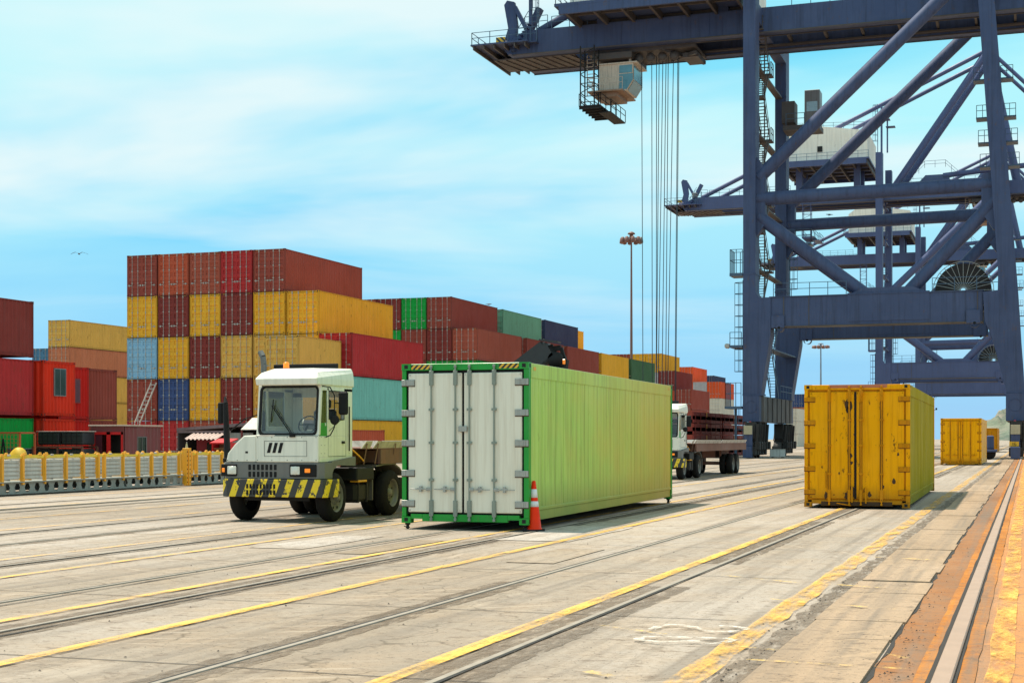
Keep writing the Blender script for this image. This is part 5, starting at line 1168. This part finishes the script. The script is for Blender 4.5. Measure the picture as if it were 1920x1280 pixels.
# ------------------------------------------------------------------ galvanised rack of steel panels
PANEL = paint('zinc_panel', (.56,.54,.48), rough=.5, metal=.2, var=.35, rust=.2, streak=.25, scale=2)
BEAM = paint('weathered_zinc_beam', (.30,.31,.27), rough=.55, metal=.2, rust=.35, streak=.4)
def rack_unit(x, ys, y_end, label, posts):
    R_ = empty('panel_rack', (x, ys, 0)); L = y_end - ys; h0, h1 = .04, .40
    for s_, xx in ((0, 0.0), (1, -2.2)):
        b = MB(); n = int(L/.44); w_ = L/n
        for i in range(n):
            y0 = i*w_; yc = y0 + w_/2; R = .125; zc = (h0+h1)/2
            hx = [(yc + R*math.cos(a), zc + R*1.15*math.sin(a)) for a in [math.pi/3*k for k in range(6)]]      # hexagonal opening
            out = [(y0+w_, zc),(y0+w_, h1-.03),(y0, h1-.03),(y0, zc),(y0, h0+.03),(y0+w_, h0+.03)]
            for dx in (.0, -.012): b.add([(xx+dx,p[0],p[1]) for p in hx] + [(xx+dx,p[0],p[1]) for p in out], [(k, (k+1)%6, 6+(k+1)%6, 6+k) for k in range(6)])
            b.add([(xx,p[0],p[1]) for p in hx] + [(xx-.012,p[0],p[1]) for p in hx], [(k, (k+1)%6, 6+(k+1)%6, 6+k) for k in range(6)])
        b.box(xx+.07, xx-.08, 0, L, h1-.029, h1); b.box(xx+.07, xx-.08, 0, L, h0, h0+.029)
        b.build('castellated_beam', BEAM, R_)
    b = MB(); b.box(-2.1, -.09, .05, L-.05, .365, .39)  # plate added to block light, so the hexagonal openings go dark
    for k in range(int(L/2)+1): b.box(-2.1, -.09, k*2.0, k*2.0+.1, .10, .36)
    b.build('cross_member_shade_plate', BEAM, R_)
    for xx in (0.0, -2.2):
        for i, y in enumerate(posts):
            w_ = .048 if i % 5 != 4 else .03
            b = MB(); b.cbox(xx-.05, xx+.06, y-w_, y+w_, .30, 1.17, .008); b.cbox(xx-.02, xx+.04, y-.04, y+.04, 1.17, 1.21, .008); b.tube((xx+.061,y-.03,.50),(xx+.075,y-.03,.50),.02,6); b.build('post', M['yel'], R_)
        b = MB(); b.box(xx-.03, xx+.03, posts[0], posts[-1], 1.075, 1.135); b.build('top_rail', plain('rail_yellow', (.80,.55,.03), .5, var=.4), R_)
        for i, (a, c) in enumerate(zip(posts, posts[1:])):
            if c - a < .45: continue
            b = MB(); n = 5; z = .46; dz = .60/n; pr = []
            for k in range(n): pr += [(xx-.055, z+k*dz), (xx-.020, z+k*dz+.018), (xx-.022, z+k*dz+dz-.035), (xx-.055, z+k*dz+dz-.014)]
            pr += [(xx-.055, z+n*dz), (xx-.09, z+n*dz), (xx-.09, z)]
            b.prism(pr, 1, a+.10, c-.10); b.build('ribbed_panel', PANEL, R_)
    for i, (a, c) in enumerate(zip(posts, posts[1:])):
        b = MB(); m_ = (a+c)/2; b.cbox(-.14,-.07,m_-.045,m_+.045,1.10,1.19,.01); b.box(-2.1,-.10,m_-.05,m_+.05,.42,.47); b.build('clamp', M['galv'] if i % 3 else M['yel'], R_)
    tag(R_, label, 'rack', 'galvanised racks of panels with yellow posts')
rack_unit(-27.75, 33.0, 44.3, 'long grey castellated rack with yellow posts at the left edge', [.05,.85,1.78,2.70,3.72,4.75,5.62,6.4,6.72,7.75,8.62,9.40,10.2,11.1])
rack_unit(-27.75, 44.75, 56.0, 'galvanised rack with yellow posts just left of the tractor', [.12,.45,1.35,2.2,3.05,3.9,4.75,5.6,6.45,7.3,8.15,9.0,9.85,10.7])
for i, y in enumerate((44.42, 44.60)):
    p = empty('rack_post', (-27.72, y, 0)); b = MB(); w_ = (.05,.11)[i]
    b.cbox(-.08,.10,-w_*.7,w_*.7,.02,1.32,.01); b.build('column', M['yel'], p); b = MB(); 
    for k in range(8): b.box(.101,.104,-.02,.02,.12+k*.15,.16+k*.15)
    b.build('bolt_hole', M['black'], p)
    tag(p, ['narrow yellow upright between the two galvanised racks','wide yellow upright between the two galvanised racks'][i], 'post')
# ------------------------------------------------------------------ huts
HUTR = paint('hut_dull_red', (.19,.035,.035), rough=.6, rust=.4, streak=.4)
h = empty('site_hut', (-39.8, 56.0, 0))
b = MB(); b.box(0,1.75,.0,.04,1.95,2.2); b.box(0,.1,0,.04,0,1.95); b.box(1.68,1.75,0,.04,0,1.95); corr_wall(b, (1.75,.0),(1.75,1.0),0,2.18,(1,0),.3,.05); corr_wall(b, (1.75,1.75),(1.75,2.9),0,2.18,(1,0),.3,.05); b.box(1.70,1.745,1.0,1.75,0,.9); b.box(1.70,1.745,1.0,1.75,1.75,2.18)
b.box(0,.04,.04,2.9,0,2.18); b.box(0,1.7,2.86,2.9,0,2.18); b.build('wall', HUTR, h)
b = MB(); b.cbox(-.08,1.84,-.12,3.0,2.20,2.27,.01); b.build('roof', paint('hut_roof_dusty', (.45,.34,.27), rough=.8), h)
b = MB()
for x0, x1 in ((.10,.20),(.82,1.02),(1.58,1.68)): b.box(x0,x1,-.02,.02,0,1.95)
b.box(.10,1.68,-.02,.02,1.83,1.949); b.build('door_frame', plain('hut_door_red', (.60,.012,.012), .45), h)
b = MB(); b.box(.20,.55,.03,.05,0,1.83); b.build('door', plain('hut_door_panel', (.10,.02,.03), .4), h)
b = MB(); b.box(.55,1.58,.6,.62,0,1.83); b.build('interior', M['dark'], h)
b = MB(); b.box(1.752,1.76,1.0,1.06,.9,1.75); b.box(1.752,1.76,1.69,1.75,.9,1.75); b.box(1.752,1.76,1.06,1.69,.9,.95); b.box(1.752,1.76,1.06,1.69,1.70,1.75); b.box(1.752,1.76,1.36,1.40,.95,1.70); wf = b.build('window', plain('sash_grey', (.12,.11,.10), .5), h)
b = MB(); b.box(1.72,1.73,1.06,1.69,.95,1.70); b.build('pane', M['darkglass'], wf)
tag(h, 'small dull red hut with bright red double door frame and dusty flat roof', 'hut')
# open workshop shed
h = empty('workshop_shed', (-42.0, 66.5, 0))
SH = paint('shed_mauve_fascia', (.22,.16,.165), rough=.7, rust=.3)
b = MB(); b.prism([(.0,2.05),(6.6,2.45),(6.6,2.62),(.0,2.2)], 1, 0, 5.0); b.box(0,3.2,.02,.05,1.95,2.06); b.build('roof', SH, h)
b = MB(); b.box(0,6.6,4.6,4.7,0,2.4); b.box(0,.08,.1,4.6,0,2.05); b.box(6.5,6.6,.1,4.6,0,2.4)
b.build('wall', paint('shed_dark_wall', (.06,.05,.05), rough=.8), h)
b = MB(); b.box(2.9,4.4,.2,.24,0,1.95); b.build('panel', paint('shed_grey_panel', (.30,.31,.29), rough=.7), h)
b = MB(); b.add([(4.5,-1.2,2.12),(7.9,-1.2,2.12),(7.3,.3,2.72),(4.3,.3,2.72),(4.5,-1.2,2.08),(7.9,-1.2,2.08),(7.3,.3,2.68),(4.3,.3,2.68)], [(0,1,2,3),(7,6,5,4),(0,4,5,1),(1,5,6,2),(2,6,7,3),(3,7,4,0)]); b.build('awning', paint('awning_pale_sheet', (.55,.50,.44), rough=.7, rust=.3, streak=.4), h)
b = MB()
for x in (4.5,7.6): b.bar((x,-1.1,0),(x,-1.1,2.1),.08,.08)
b.build('post', HUTR, h)
b = MB(); prf = []
n = 40
for i in range(n+1): prf.append((1.0 + 1.9*i/n, -.9, 1.62 + .04*math.sin(i*math.pi/2.5)))
for i in range(n+1): prf.append((1.0 + 1.9*i/n, .0, 1.92 + .04*math.sin(i*math.pi/2.5)))
b.add(prf, [(i, i+1, n+2+i, n+1+i) for i in range(n)]); b.build('corrugated_awning', paint('awning_pinkish', (.58,.42,.36), rough=.7, rust=.2), h)
b = MB()
for x, m_ in ((1.6,0),(2.1,0),(2.35,0)): b.cbox(x,x+.35,.3,.45,.5,1.45,.05)
b.build('hanging_overalls', M['dark'], h)
b = MB(); b.box(.9,3.0,.5,.54,.0,1.6); b.build('back_panel', plain('shed_crimson', (.22,.02,.03), .6), h)
tag(h, 'open workshop shed with sloping mauve fascia and pale tin awning', 'shed')
d = empty('shed_door', (-34.9, 66.2, 0)); b = MB(); b.cbox(0,1.3,0,.05,.02,2.1,.01); b.build('door_leaf', paint('door_grey_green', (.33,.36,.31), rough=.6), d); b = MB(); b.cbox(1.1,1.16,-.03,0,1.0,1.12,.005); b.build('handle', M['dark'], d)
tag(d, 'grey green door panel standing open right of the shed awning', 'door')
k = empty('red_kiosk', (-37.2, 62.0, 0)); b = MB(); b.box(0,.06,0,.7,0,1.45); b.box(.9,.96,0,.7,0,1.45); b.box(.06,.9,.64,.7,0,1.45); b.box(.06,.9,0,.6,.0,.45); b.prism([(-.12,1.40),(-.12,1.46),(.8,1.66),(.8,1.60)], 0, -.05, 1.0); b.build('cabinet', plain('kiosk_red', (.62,.015,.015), .45), k)
b = MB(); b.box(.08,.88,.05,.6,.8,.84); b.box(.08,.88,.05,.6,1.15,1.19); b.box(.1,.88,.55,.63,.5,1.4); b.build('shelf', paint('kiosk_wood', (.28,.15,.06)), k); tag(k, 'small red open cabinet with shelves before the shed', 'cabinet')
u = empty('folded_parasol', (-38.9, 62.5, 0)); b = MB(); b.tube((0,0,.0),(0,0,1.5),.025,8); b.build('pole', M['galv'], u)
b = MB(); b.tube((0,0,.35),(0,0,.75),.10,10,.14); b.build('cover', plain('blue_canvas', (.02,.05,.30), .7), u); b = MB(); b.tube((0,0,.751),(0,0,1.42),.14,10,.03); b.build('canopy', plain('pale_canvas', (.55,.50,.25), .7), u)
tag(u, 'folded blue and pale yellow parasol leaning in the shed opening', 'parasol')
# ladder on the big stack
l = empty('ladder', (-59.0, 88.0, 0)); b = MB(); p0, p1 = Vector((.45,-.6,2.75)), Vector((1.15,.35,5.55)); q = Vector((.42,0,0))
b.bar(p0,p1,.05,.08); b.bar(p0+q,p1+q,.05,.08); b.build('stile', M['deck_pale'], l); b = MB()
for i in range(10): t = (i+.5)/10; b.bar(p0.lerp(p1,t), p0.lerp(p1,t)+q, .04,.04)
b.build('rung', M['deck_pale'], l); b = MB()
b.bar(p0-Vector((0,0,.02)), Vector((.45,-.6,0)), .05,.05); b.bar(p0+q-Vector((0,0,.02)), Vector((.87,-.6,0)), .05,.05); b.build('leg', M['deck_pale'], l)
tag(l, 'pale wooden ladder leaning against the reddish container of the tallest stack', 'ladder')
# black tanks on a rack
r = empty('tank_rack', (-41.6, 54.3, 0)); b = MB()
for x in (0,.02+1.25,2.55):
    for y in (0,1.1): b.bar((x,y,0),(x,y,1.28),.07,.07)
for z in (.35,1.28):
    for y in (0,1.1): b.bar((0,y,z),(2.55,y,z),.07,.07)
b.box(-.1,-.04,0,1.1,0,1.3); b.build('frame', paint('rusty_rack', (.14,.05,.03), rust=.6), r); tag(r, 'rusty brown frame under the black tanks by the hut', 'rack')
for i in range(2):
    for lv, z in ((0,.42),(1,1.33)):
        t = empty('liquid_tank', (-41.5+i*1.25, 54.35, z)); b = MB(); H_ = .78 if lv == 0 else .62
        b.cbox(.03,1.14,.03,1.0,.05,H_,.06); b.build('tank_body', plain('tank_black', (.018,.022,.024), .35), t); b = MB()
        for q_ in range(5): b.bar((.02+q_*.28,.01,0),(.02+q_*.28,.01,H_),.018,.018)
        for q_ in range(4): b.bar((0,.01,.02+q_*H_/3.1),(1.17,.01,.02+q_*H_/3.1),.018,.018)
        b.build('wire_cage', M['dark'], t); b = MB(); b.cbox(.0,1.17,.0,1.02,H_+.005,H_+.03,.005) if lv else b.cbox(.4,.7,.3,.6,H_+.005,H_+.03,.005); b.build('lid', M['deck_pale'] if lv else M['dark'], t)
        tag(t, f'black caged liquid tank, {["left","right"][i]} hand one of the {["lower","upper"][lv]} pair by the hut', 'tank', 'black caged liquid tanks')
bn = empty('grey_bin', (-42.8, 54.0, 0)); b = MB(); b.cbox(0,.95,0,.7,.05,1.15,.04); b.build('bin_body', plain('bin_grey', (.10,.11,.11), .6), bn); b = MB(); b.cbox(-.03,.98,-.03,.73,1.155,1.22,.02); b.build('lid', plain('bin_lid', (.13,.14,.14), .5), bn); tag(bn, 'dark grey wheeled bin left of the black tanks', 'bin')
# orange cage, yellow tarp bundle
cg = empty('mesh_cage', (-44.6, 51.0, 0)); OR = paint('cage_orange', (.50,.09,.02), rust=.6); b = MB()
for a, c in (((0,0,0),(0,0,1.9)),((2.2,0,0),(2.2,0,1.9)),((0,0,1.9),(2.2,0,1.9)),((0,0,.3),(2.2,0,.3)),((0,1,0),(0,1,1.9)),((2.2,1,0),(2.2,1,1.9)),((0,0,1.9),(0,1,1.9)),((2.2,0,1.9),(2.2,1,1.9)),((0,1,1.9),(2.2,1,1.9))): b.bar(a,c,.07,.07)
b.build('frame', OR, cg); b = MB()
for i in range(12): b.bar((.1+i*.18,.0,.33),(.1+i*.18,.0,1.87),.012,.012)
for i in range(9): b.bar((.03,.01,.45+i*.17),(2.17,.01,.45+i*.17),.012,.012)
b.build('wire_mesh', OR, cg); b = MB(); P = [(.3+.045*i, -.06, 1.7 - 1.3*abs(math.sin(i*.26))) for i in range(34)]; b.path(P, .035, 6); b.build('hanging_cable', M['black'], cg)
cg.location = (-42.9, 52.2, 0)
tag(cg, 'orange wire mesh cage with a dark cable hung on it at left edge', 'cage')
tb = MB(); vs = []
for j in range(8):
    for i in range(16):
        a = 2*math.pi*i/16; r_ = .55*math.cos(j*math.pi/2/7.5)*(1+.12*math.sin(a*3+j)); vs.append((r_*math.cos(a), r_*math.sin(a)*.8, 1.28*math.sin(j*math.pi/2/7)))
tb.add(vs, [(j*16+i, j*16+(i+1)%16, (j+1)*16+(i+1)%16, (j+1)*16+i) for j in range(7) for i in range(16)], 0, True)
o = tb.build('tarpaulin_bundle', plain('yellow_tarp', (.70,.45,.03), .6, var=.5, sc=2), None, (-40.6, 52.0, 0)); tag(o, 'rounded yellow tarpaulin bundle behind the rack by the green container', 'tarpaulin')
# ------------------------------------------------------------------ reach stacker behind the green container
rs = empty('reach_stacker', (-34.0, 78.0, 0)); DK = plain('stacker_charcoal', (.035,.034,.032), .5, var=.5, sc=2)
def PX(px, py, Y):   # world point on the plane Y=const seen at a pixel (used once to size the raised boom)
    t = (px-960)/FPX; X = Y*(t*CT-ST)/(CT+t*ST); dd = -X*ST + Y*CT; return (X, Y, CAMH - (py-YH)*dd/FPX)
Yb = 79.0; A = Vector(PX(978,694,Yb)); Bp = Vector(PX(1028,656,Yb)); sh = Vector((34.0,-78.0,0))
tail = A + (A-Bp)*1.0
b = MB(); b.bar(tail+sh, Bp+sh, .9, 1.15); b.build('boom', DK, rs)
b = MB(); q0 = A.lerp(Bp,.35); b.bar(q0+sh+Vector((0,0,-.1)), Bp+sh+Vector((.2,0,.05)), 1.0, .85); b.bar(Bp+sh+Vector((-.35,-.3,.55)), Bp+sh+Vector((.75,-.3,.40)), .7, .10); b.build('boom_head', DK, rs)
b = MB(); 
P = [PX(x,y,Yb) for x, y in ((1028,650),(1040,672),(1036,686),(1050,694))]; P = [Vector(p)+sh for p in P]
b.path(P[:2], .30, 10); b.path(P[1:], .22, 10)
for (x0,y0,x1,y1,w_) in ((1036,654,1052,652,.22),(1052,652,1062,684,.14),(1044,662,1056,678,.18),(1032,676,1064,682,.35),(1038,690,1062,690,.5),(1048,668,1040,690,.4)): b.bar(Vector(PX(x0,y0,Yb))+sh, Vector(PX(x1,y1,Yb))+sh, w_*1.3, w_*1.3)
b.lathe(Vector(PX(1045,674,Yb))+sh, 1, [(-.5,0),(-.5,.42),(.5,.42),(.5,0)], 18)
b.build('rotator', M['dark'], rs)
b = MB(); c0 = Vector(PX(1057.5,678,Yb-.7))+sh; b.cbox(c0.x-.07,c0.x+.07,c0.y-.05,c0.y+.05,c0.z-.14,c0.z+.14,.02); b.build('work_lamp', M['amber'], rs)
b = MB(); e0 = Vector(PX(1048,697,Yb))+sh; b.cbox(e0.x-1.0,e0.x+1.0,e0.y-3.0,e0.y+3.0,e0.z-.55,e0.z-.05,.05); b.build('spreader', M['dark'], rs)
b = MB(); b.cbox(2.5,9.0,-1.6,1.6,.75,2.0,.1); b.cbox(2.4,4.4,-1.5,1.5,2.0,2.8,.1); b.build('body', DK, rs)
b = MB(); b.cbox(4.9,6.5,-.9,.9,2.0,3.6,.08); b.build('cab', M['darkglass'], rs)
b = MB(); b.tube((6.8,0,1.6), tuple((tail+sh).lerp(A+sh,.9)), .16, 12); b.build('lift_cylinder', M['galv'], rs)
for x in (8.0,3.6):
    for y in (-1.7,1.7):
        b = MB(); b.lathe((x,y,.85),1,[(-.35,.4),(-.35,.75),(-.28,.85),(.28,.85),(.35,.75),(.35,.4)],24); b.lathe((x,y,.85),1,[(-.3,.4),(-.2,.3),(-.25,0)],18); b.lathe((x,y,.85),1,[(.3,.4),(.2,.3),(.25,0)],18); b.build('wheel', M['tyre'], rs)
tag(rs, 'dark reach stacker whose raised boom shows above the green container', 'reach stacker')
# ------------------------------------------------------------------ lighting masts, antenna, far car, box, birds
def lamp_mast(x, y, hgt, label, n=10, r0=.34, col='salmon', sc=1.0):
    R_ = empty('lighting_mast', (x, y, 0)); pm = paint('mast_pinkish_red', (.20,.085,.065), rust=.3) if col == 'salmon' else paint('mast_grey', (.20,.24,.30), rust=.2)
    b = MB(); b.tube((0,0,0),(0,0,hgt-1.0), r0, 12, r0*.42); b.box(-.5,.5,-.5,.5,.0,.06); b.build('pole', pm, R_)
    b = MB(); b.lathe((0,0,hgt-1.0),2,[(-.3,.3),(-.25,.5*sc),(.0,.5*sc),(.05,.3),(.6,.25),(.62,.75*sc),(.8,.65*sc),(.95,.2),(1.0,0)],20); b.tube((-1.9*sc,0,hgt-1.0),(1.9*sc,0,hgt-1.0),.06,6); b.tube((0,-1.9*sc,hgt-1.0),(0,1.9*sc,hgt-1.0),.06,6)
    P = [(1.75*sc*math.cos(a),1.75*sc*math.sin(a),hgt-1.0) for a in [2*math.pi*k/24 for k in range(25)]]; b.path(P,.05,5); b.build('lamp_ring', pm, R_)
    for k in range(n):
        a = 2*math.pi*k/n + .1; q = Vector((1.9*sc*math.cos(a),1.9*sc*math.sin(a),hgt-1.15)); b = MB()
        b.lathe(tuple(q),2,[(.35,.12),(.3,.30*sc),(-.1,.42*sc),(-.42,.46*sc),(-.46,.36*sc),(-.55,0)],12); b.build('floodlight', paint('lamp_housing', (.13,.11,.10), rust=.3) if k == 0 and col == 'salmon' else (LH[0] if LH else pm), R_)
        if k == 0: LH.append(R_.children[-1].material_slots[0].material)
    tag(R_, label, 'lighting mast')
LH = []
lamp_mast(-51.3, 195, 30.0, 'tall reddish lighting mast rising above the container rows', sc=.70, r0=.26)
lamp_mast(-59.0, 448, 30.5, 'slim distant lighting mast seen through the crane portal', col='grey', sc=1.15, r0=.42)
an = empty('signal_post', (-19.7, 330, 0)); b = MB(); b.tube((0,0,0),(0,0,7.9),.10,8); b.bar((-.9,0,7.9),(.9,0,7.9),.09,.09); b.bar((-.6,0,7.9),(0,0,7.0),.06,.06); b.bar((.6,0,7.9),(0,0,7.0),.06,.06); b.build('pole', M['crane_far'], an)
b = MB(); b.cbox(-1.1,-.75,-.15,.15,7.85,8.3,.05); b.build('lamp', M['dark'], an); b = MB(); b.cbox(.75,1.1,-.15,.15,7.85,8.3,.05); b.build('lamp', M['dark'], an)
tag(an, 'thin post with a lamp at each arm above the middle yellow container', 'lamp post')
cr_ = empty('parked_car', (-10.9, 118, 0)); CWH = paint('car_white', (.60,.60,.60), rough=.3, rust=0, streak=.1)
b = MB(); b.prism([(0,.35),(0,.75),(.9,.95),(1.5,1.45),(3.3,1.5),(4.2,1.0),(4.4,.95),(4.4,.35)],0,-.85,.85); b.build('body', CWH, cr_, bevel=.06)
b = MB(); b.add([(-.72,.93,1.0),(.72,.93,1.0),(.66,1.47,1.42),(-.66,1.47,1.42)],[(0,1,2,3)]); b.box(.852,.856,1.3,3.5,1.0,1.38); b.box(-.856,-.852,1.3,3.5,1.0,1.38); b.build('windscreen', M['darkglass'], cr_)
for x in (-.86,.66):
    for y in (.8,3.5): b = MB(); b.lathe((x,y,.33),0,[(0,0),(0,.33),(.2,.33),(.2,0)],18); b.build('wheel', M['tyre'], cr_)
for x in (-.6,.6): b = MB(); b.cbox(x-.15,x+.15,-.02,.05,.55,.72,.02); b.build('headlight', M['lamp'], cr_)
tag(cr_, 'small pale car parked left of the middle yellow container', 'car')
sh_ = empty('site_office', (-14.5, 140, 0)); b = MB(); b.box(-2.4,2.4,0,3,0,2.5); b.box(-2.5,2.5,-.1,3.1,2.5,2.62); b.build('wall', PAINT['ochre'], sh_); b = MB(); b.box(1.0,1.8,-.03,-.01,.0,2.0); b.build('door', M['dark'], sh_)
b = MB(); b.box(-1.6,.2,-.03,-.01,1.0,1.9); b.build('window', M['darkglass'], sh_); sh_.location = (-12.9, 142, 0); tag(sh_, 'low ochre hut just left of the middle yellow container', 'hut')
wb = empty('tool_chest', (-19.9, 122.6, 0)); wb.location = (*gp(1458,858), 0); b = MB(); b.cbox(-.62,.62,-.3,.3,.08,.72,.02); b.build('chest', paint('chest_white', (.60,.60,.56), rust=.5), wb); b = MB(); b.box(-.64,.64,-.32,.32,.722,.76); b.build('lid', M['galv'], wb)
b = MB(); b.box(-.5,-.35,-.3,.3,0,.08); b.box(.35,.5,-.3,.3,0,.08); b.build('skid', M['dark'], wb); tag(wb, 'low dirty white chest on the ground beside the crane bogies', 'chest')
gr = empty('crane_wheel_guard', (-2.9, 121.5, 0)); b = MB(); b.lathe((0,0,.5),1,[(-.2,0),(-.2,.5),(.2,.5),(.2,0)],20); b.build('tyre', M['tyre'], gr); b = MB(); b.cbox(-.55,.6,-.5,.5,.6,.8,.03); b.cbox(-.2,.35,-.25,.25,.82,1.9,.08); b.build('housing', M['crane'], gr); tag(gr, 'small wheeled drum unit left of the right crane bogie', 'machine')
def gull(name, loc, label, span=1.2, fly=True, rz=0.0):
    b = MB(); bm_ = plain(name + '_plumage', (.10,.10,.11), .8)
    # one continuous body: rings from bill to tail
    rings = [(-.30,.004,.02),(-.24,.012,.02),(-.22,.035,.02),(-.16,.045,.02),(-.11,.035,.01),(0,.075,0),(.12,.065,0),(.22,.035,.005),(.34,.03,.01),(.40,.01,.01)]
    vs = []; n = 8
    for (y, r_, z) in rings:
        for i in range(n): a = 2*math.pi*i/n; vs.append((r_*math.cos(a)*(1.6 if y > .25 else 1), y, z + r_*math.sin(a)*(.35 if y > .25 else 1)))
    b.add(vs, [(k*n+i, k*n+(i+1)%n, (k+1)*n+(i+1)%n, (k+1)*n+i) for k in range(len(rings)-1) for i in range(n)], 0, True)
    for sx in (-1,1):
        if fly: W = [(.05,-.05,.12,.04),(.30,-.10,.12,.16),(.55,-.02,.14,.10),(span*.62,.14,.18,-.02)]
        else: W = [(.055,-.08,.10,.05),(.085,-.05,.14,.02),(.075,.15,.24,.0),(.03,.36,.40,.0)]
        P = []
        for (x, y0, y1, z) in W: P += [(sx*x, y0, z), (sx*x, y1, z+.0), (sx*x, (y0+y1)/2, z-.02)]
        fs = []
        for k in range(3): fs += [(k*3,k*3+1,k*3+4,k*3+3),(k*3+1,k*3+2,k*3+5,k*3+4),(k*3+2,k*3,k*3+3,k*3+5)]
        b.add(P, fs + [(9,10,11)])
    if not fly:
        for sx in (-.03,.03): b.bar((sx,.02,-.05),(sx,.0,-.20),.012,.012)
    o = b.build('seagull', bm_, None, loc); o.rotation_euler = (0,0,rz)
    if not fly: o.location.z += .2
    tag(o, label, 'bird'); return o
t_ = Vector(PX(148,476,70)); gull('flying_gull', t_, 'dark bird gliding with spread wings in the open sky', span=1.3, rz=.35).scale = (.62,.62,.62)
t_ = (-49.6, 134.2, 5*(HC+.012)); g2 = gull('perched_gull', t_, 'bird perched on the far top edge of the maroon stack', fly=False, rz=1.9); g2.scale = (.9,.9,.9)
t_ = Vector(PX(1554,415,124.3+17.6)); g3 = gull('brace_gull', (t_.x, t_.y, 22.78), 'bird perched on the horizontal brace of the nearest crane', fly=False, rz=-1.2); g3.scale = (1,1,1)
# ------------------------------------------------------------------ light and sky
sun_dir = Vector((-.36, .06, 1.0)).normalized()
el = math.asin(sun_dir.z); az = math.atan2(sun_dir.x, sun_dir.y)
sd = bpy.data.lights.new('sun', 'SUN'); sd.energy = SUN_E; sd.angle = math.radians(1.2); sd.color = (1.0,.90,.76)
so = bpy.data.objects.new('sun', sd); C.objects.link(so); so.rotation_euler = sun_dir.to_track_quat('Z','Y').to_euler(); so.location = (0,0,80)
W = bpy.data.worlds.new('World'); S.world = W; W.use_nodes = True; nt = W.node_tree; bg = nt.nodes['Background']
sky = N(nt, 'ShaderNodeTexSky'); sky.sky_type = 'NISHITA'; sky.sun_disc = False; sky.sun_elevation = el; sky.sun_rotation = az; sky.air_density = 1.0; sky.dust_density = .4; sky.ozone_density = 1.2
tc = N(nt, 'ShaderNodeTexCoord'); sx = N(nt, 'ShaderNodeSeparateXYZ'); nt.links.new(tc.outputs['Generated'], sx.inputs[0])
zz = math_(nt, 'ADD', math_(nt, 'MAXIMUM', sx.outputs['Z'], 0.0), .10)
# map directions onto a flat cloud layer overhead
px_ = math_(nt, 'DIVIDE', sx.outputs['X'], zz); py_ = math_(nt, 'DIVIDE', sx.outputs['Y'], zz)
cb = N(nt, 'ShaderNodeCombineXYZ'); nt.links.new(math_(nt, 'MULTIPLY', math_(nt, 'ADD', px_, math_(nt, 'MULTIPLY', py_, .25)), .30), cb.inputs[0]); nt.links.new(math_(nt, 'MULTIPLY', py_, .55), cb.inputs[1]); cb.inputs[2].default_value = 9.18
n1 = N(nt, 'ShaderNodeTexNoise'); n1.inputs['Scale'].default_value = 1.0; n1.inputs['Detail'].default_value = 6; n1.inputs['Roughness'].default_value = .48; n1.inputs['Distortion'].default_value = .35; nt.links.new(cb.outputs[0], n1.inputs['Vector'])
cf = ramp(nt, n1.outputs['Fac'], .38, .58, 0, 1)
lowf = ramp(nt, sx.outputs['Z'], .02, .22, 0, 1)
tint2 = mix(nt, SKYMIX, sky.outputs[0], mix(nt, lowf, LOWCOL, HIGHCOL))
ccol = mix(nt, ramp(nt, sx.outputs['Z'], .02, .20, 0, 1), CLOUDLOW, CLOUDHIGH)
cf2 = math_(nt, 'MULTIPLY', cf, ramp(nt, sx.outputs['Z'], .0, .18, .45, 1.0))
out = mix(nt, cf2, tint2, ccol)
n2 = N(nt, 'ShaderNodeTexNoise'); n2.inputs['Scale'].default_value = 1.15; n2.inputs['Detail'].default_value = 5; n2.inputs['Roughness'].default_value = .5; n2.inputs['Distortion'].default_value = .5
cb2 = N(nt, 'ShaderNodeCombineXYZ'); nt.links.new(math_(nt, 'MULTIPLY', math_(nt, 'ADD', px_, math_(nt, 'MULTIPLY', py_, .55)), .34), cb2.inputs[0]); nt.links.new(math_(nt, 'MULTIPLY', math_(nt, 'SUBTRACT', py_, math_(nt, 'MULTIPLY', px_, .3)), .62), cb2.inputs[1]); cb2.inputs[2].default_value = 17.74
nt.links.new(cb2.outputs[0], n2.inputs['Vector'])
wf_ = math_(nt, 'MULTIPLY', ramp(nt, n2.outputs['Fac'], .42, .60, 0, .88), ramp(nt, sx.outputs['Z'], .04, .16, 0, 1))
out = mix(nt, wf_, out, WISP)
nt.links.new(out, bg.inputs[0]); bg.inputs[1].default_value = SKY_E
# ------------------------------------------------------------------ camera
cd = bpy.data.cameras.new('camera'); cd.sensor_width = 36; cd.lens = FPX/1920*36; cd.shift_y = (YH - 640)/1920; cd.clip_end = 6000; cd.clip_start = .1
cam = bpy.data.objects.new('camera', cd); C.objects.link(cam); cam.location = (0,0,CAMH); cam.rotation_euler = (math.pi/2, 0, TH); S.camera = cam
S.view_settings.view_transform = 'Standard'; S.view_settings.look = 'None'; S.view_settings.gamma = 1; S.view_settings.exposure = EXPO
S.cycles.max_bounces = 6; S.cycles.diffuse_bounces = 3; S.cycles.transparent_max_bounces = 12; S.cycles.use_denoising = True
